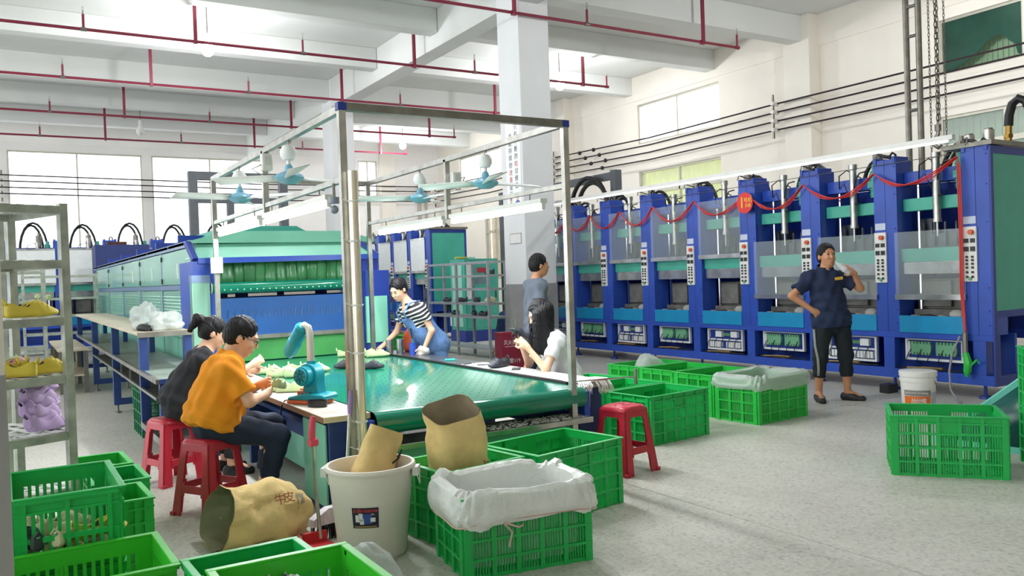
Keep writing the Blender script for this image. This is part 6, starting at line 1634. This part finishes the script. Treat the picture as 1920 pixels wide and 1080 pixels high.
# --- woman in striped shirt and denim overalls leaning over the right bench
STR = bpy.data.materials.new('striped_cotton'); STR.use_nodes = True
nt = STR.node_tree; bs = nt.nodes['Principled BSDF']; bs.inputs['Roughness'].default_value = .9
J = scaled(dict(head=(3.623,8.35,1.394), neck=(3.725,8.35,1.262), shL=(3.80,8.19,1.18), shR=(3.76,8.52,1.17), elL=(3.897,8.13,.945), wrL=(3.824,8.19,.745), haL=(3.79,8.2,.70), elR=(3.70,8.62,.92), wrR=(3.55,8.68,.77), haR=(3.48,8.7,.73),
    chest=(3.80,8.35,1.085), waist=(3.915,8.35,.915), pelv=(4.03,8.35,.78)), 1.04)
px, py = J['pelv'][0], J['pelv'][1]
J.update(hipR=(px, py+.09, .74), hipL=(px, py-.09, .74), knR=(px+.06, py+.09, .42), knL=(px+.06, py-.09, .42), anR=(px+.09, py+.1, .09), anL=(px+.09, py-.1, .09), toeR=(px-.05, py+.1, .03), toeL=(px-.05, py-.1, .03))
upv = unit(V3(J['neck'])-V3(J['pelv']))
tc = nt.nodes.new('ShaderNodeTexCoord'); vm = nt.nodes.new('ShaderNodeVectorMath'); vm.operation = 'DOT_PRODUCT'; vm.inputs[1].default_value = tuple(upv)
nt.links.new(tc.outputs['Object'], vm.inputs[0])
m1 = nt.nodes.new('ShaderNodeMath'); m1.operation = 'MULTIPLY'; m1.inputs[1].default_value = 23.; nt.links.new(vm.outputs['Value'], m1.inputs[0])
m2 = nt.nodes.new('ShaderNodeMath'); m2.operation = 'FRACT'; nt.links.new(m1.outputs[0], m2.inputs[0])
rp_ = nt.nodes.new('ShaderNodeValToRGB'); rp_.color_ramp.interpolation = 'CONSTANT'; rp_.color_ramp.elements[0].color = (*srgb('2b2a30'), 1); rp_.color_ramp.elements[1].position = .62; rp_.color_ramp.elements[1].color = (*srgb('e9ebe8'), 1)
nt.links.new(m2.outputs[0], rp_.inputs['Fac']); nt.links.new(rp_.outputs['Color'], bs.inputs['Base Color'])
DENIM = mat('denim', '5f82b4', .9, var=.25, scale=14, bump=.2, bscale=90)
hand = {'L': dict(side=(.6, -.4, .4), curl=.45, flip=1), 'R': dict(side=(.3, .8, .2), curl=.75, flip=-1)}
p, so, K = human('woman in striped shirt and denim overalls bending over the bench to sort shoes', J, (-.86, -.1, -.5), (-.8, -.35, -.45), SKIN_F, HAIR, STR, DENIM, s=.98, hs=1.02, fem=True, sleeve=.55, legfrac=.9, hem=.0, fingers=hand, hairstyle='bun', extra=dict(vneck=True))
b_ = np.array(K['base']); A_ = K['A']; i2 = .03
pl = (V3(J['chest'])+K['up']*.06, K['up'])
bib = [ell(V3(J['chest'])+K['fw']*.012, V3((.115, .135, .22)), A_, .04, (pl,)), ell(V3(J['waist']), V3((.18, .155, .2)), A_, .06, ((V3(J['chest'])-K['up']*.02, K['up']),)), ell(V3(J['pelv']), V3((.205, .168, .185)), A_, .06)]
bo = implicit('overalls_bib', DENIM, bib, p, h=.007, folds=.004)
sb = MB()
for sg in (-1, 1):
    pts = [V3(J['chest'])+K['rt']*sg*.075+K['fw']*.14+K['up']*.05, V3(J['chest'])+K['rt']*sg*.085+K['fw']*.12+K['up']*.15, V3(J['neck'])+K['rt']*sg*.1+K['fw']*.04-K['up']*.0, V3(J['neck'])+K['rt']*sg*.1-K['fw']*.075-K['up']*.05, V3(J['chest'])+K['rt']*sg*.05-K['fw']*.15-K['up']*.02, V3(J['waist'])+K['rt']*sg*.03-K['fw']*.15]
    sb.tube([tuple(q-b_) for q in pts], .02, 8, flat=.35)
sb.build('overalls_straps', DENIM, p)
c = MB().cbox((0, 0, 0), (.03, .004, .04)).build('bib_patch', mat('denim_patch', 'c9c2b4', .8), bo); c.location = tuple(V3(J['chest'])+K['fw']*.15+K['rt']*.02-K['up']*.01-b_); c.rotation_euler = Matrix((K['rt'], K['fw'], K['up'])).transposed().to_euler()
w_ = V3(J['wrL'])-b_; dd = unit(V3(J['haL'])-V3(J['wrL'])); fr = frames([Vector(w_-dd*.012), Vector(w_+dd*.012)])
MB().cyl(Vector(w_-dd*.01), Vector(w_+dd*.01), .031, n=14).build('watch_strap', LUMP[0], p)

# --- long-haired woman in white seated at the right bench
WHT = mat('white_cotton', 'eceef2', .9, var=.05, scale=8)
J = scaled(dict(head=(3.905,6.0,1.165), neck=(3.985,6.0,1.015), shL=(3.955,5.83,.945), shR=(4.05,6.17,.945), elL=(3.80,5.78,.715), wrL=(3.715,5.93,.905), haL=(3.675,5.985,.965), elR=(3.93,6.25,.72), wrR=(3.78,6.13,.92), haR=(3.70,6.08,.97),
    chest=(4.055,6.0,.83), waist=(4.115,6.0,.68), pelv=(4.16,6.0,.56)), 1.05)
px, py = J['pelv'][0], J['pelv'][1]
J.update(hipR=(px-.03, py+.09, .54), hipL=(px-.03, py-.09, .54), knR=(px-.3, py+.12, .5), knL=(px-.3, py-.1, .5), anR=(px-.22, py+.12, .09), anL=(px-.22, py-.1, .09), toeR=(px-.36, py+.12, .03), toeL=(px-.36, py-.1, .03))
hand = {'L': dict(side=(.3, .3, .9), curl=.85, flip=1), 'R': dict(side=(.3, -.3, .9), curl=.85, flip=-1)}
human('woman with long black hair in a white T-shirt trimming a shoe at the right bench', J, (-1, 0, 0), (-.85, .35, -.45), SKIN_F, HAIR, WHT, DARKN, s=1.0, hs=1.03, fem=True, sleeve=.6, legfrac=.9, hem=.1, fingers=hand, hairstyle='long', belly=1.1, extra=dict(hair_end=(4.13, 6.12, .80)))
st = stool((4.40, 6.3, 0), 5, 'red plastic stool under the long-haired woman, mostly hidden by the bench')
hx, hy, hz = J['haL']
shoe((hx+.03, hy+.05, hz+.03), 150, BLK, 'black foam shoe held by the long-haired woman', None, (30, -30), .75)
t = thing('scissors', 'pair of scissors held upright by the long-haired woman', 'scissors', (hx-.02, hy+.02, hz+.05))
MB().bar((0, 0, .02), (-.035, .0, .13), .012, .004).bar((0, 0, .02), (.005, .0, .135), .012, .004).build('blade', STEEL, t)
b = MB(); b.tube([(.02+.02*math.cos(a), 0, -.015+.022*math.sin(a)) for a in [2*math.pi*k/10 for k in range(11)]], .006, 6); b.tube([(-.02+.02*math.cos(a), 0, -.015+.022*math.sin(a)) for a in [2*math.pi*k/10 for k in range(11)]], .006, 6); b.cyl((0, 0, -.0), (0, 0, .03), .01, n=8); b.build('handle', BLACKP, t)

# --- man in grey walking by the column
GRYC = mat('slate_cotton', '6a7280', .9, var=.08, scale=8)
J = dict(head=(5.30,8.13,1.612), neck=(5.262,8.15,1.455), shR=(5.22,7.99,1.375), shL=(5.29,8.32,1.375), elR=(5.15,7.955,1.12), wrR=(5.16,7.96,.89), haR=(5.19,7.965,.81), elL=(5.32,8.36,1.12), wrL=(5.4,8.34,.9), haL=(5.44,8.33,.82),
    chest=(5.255,8.15,1.25), waist=(5.245,8.15,1.05), pelv=(5.24,8.15,.90), hipR=(5.24,8.06,.86), hipL=(5.24,8.24,.86), knR=(5.32,8.06,.49), knL=(5.22,8.24,.48), anR=(5.25,8.07,.09), anL=(5.05,8.24,.12), toeR=(5.4,8.06,.03), toeL=(5.18,8.24,.04))
hand = {'R': dict(side=(1, 0, .1), curl=.4, flip=1), 'L': dict(side=(1, 0, .1), curl=.4, flip=-1)}
human('young man in slate grey T-shirt walking in the aisle before the square column', J, (1, -.15, 0), (.97, -.2, 0), SKIN_T, HAIR, GRYC, DARKN, s=1.0, hs=1.06, sleeve=.62, legfrac=.95, hem=.08, fingers=hand, belly=1.0)
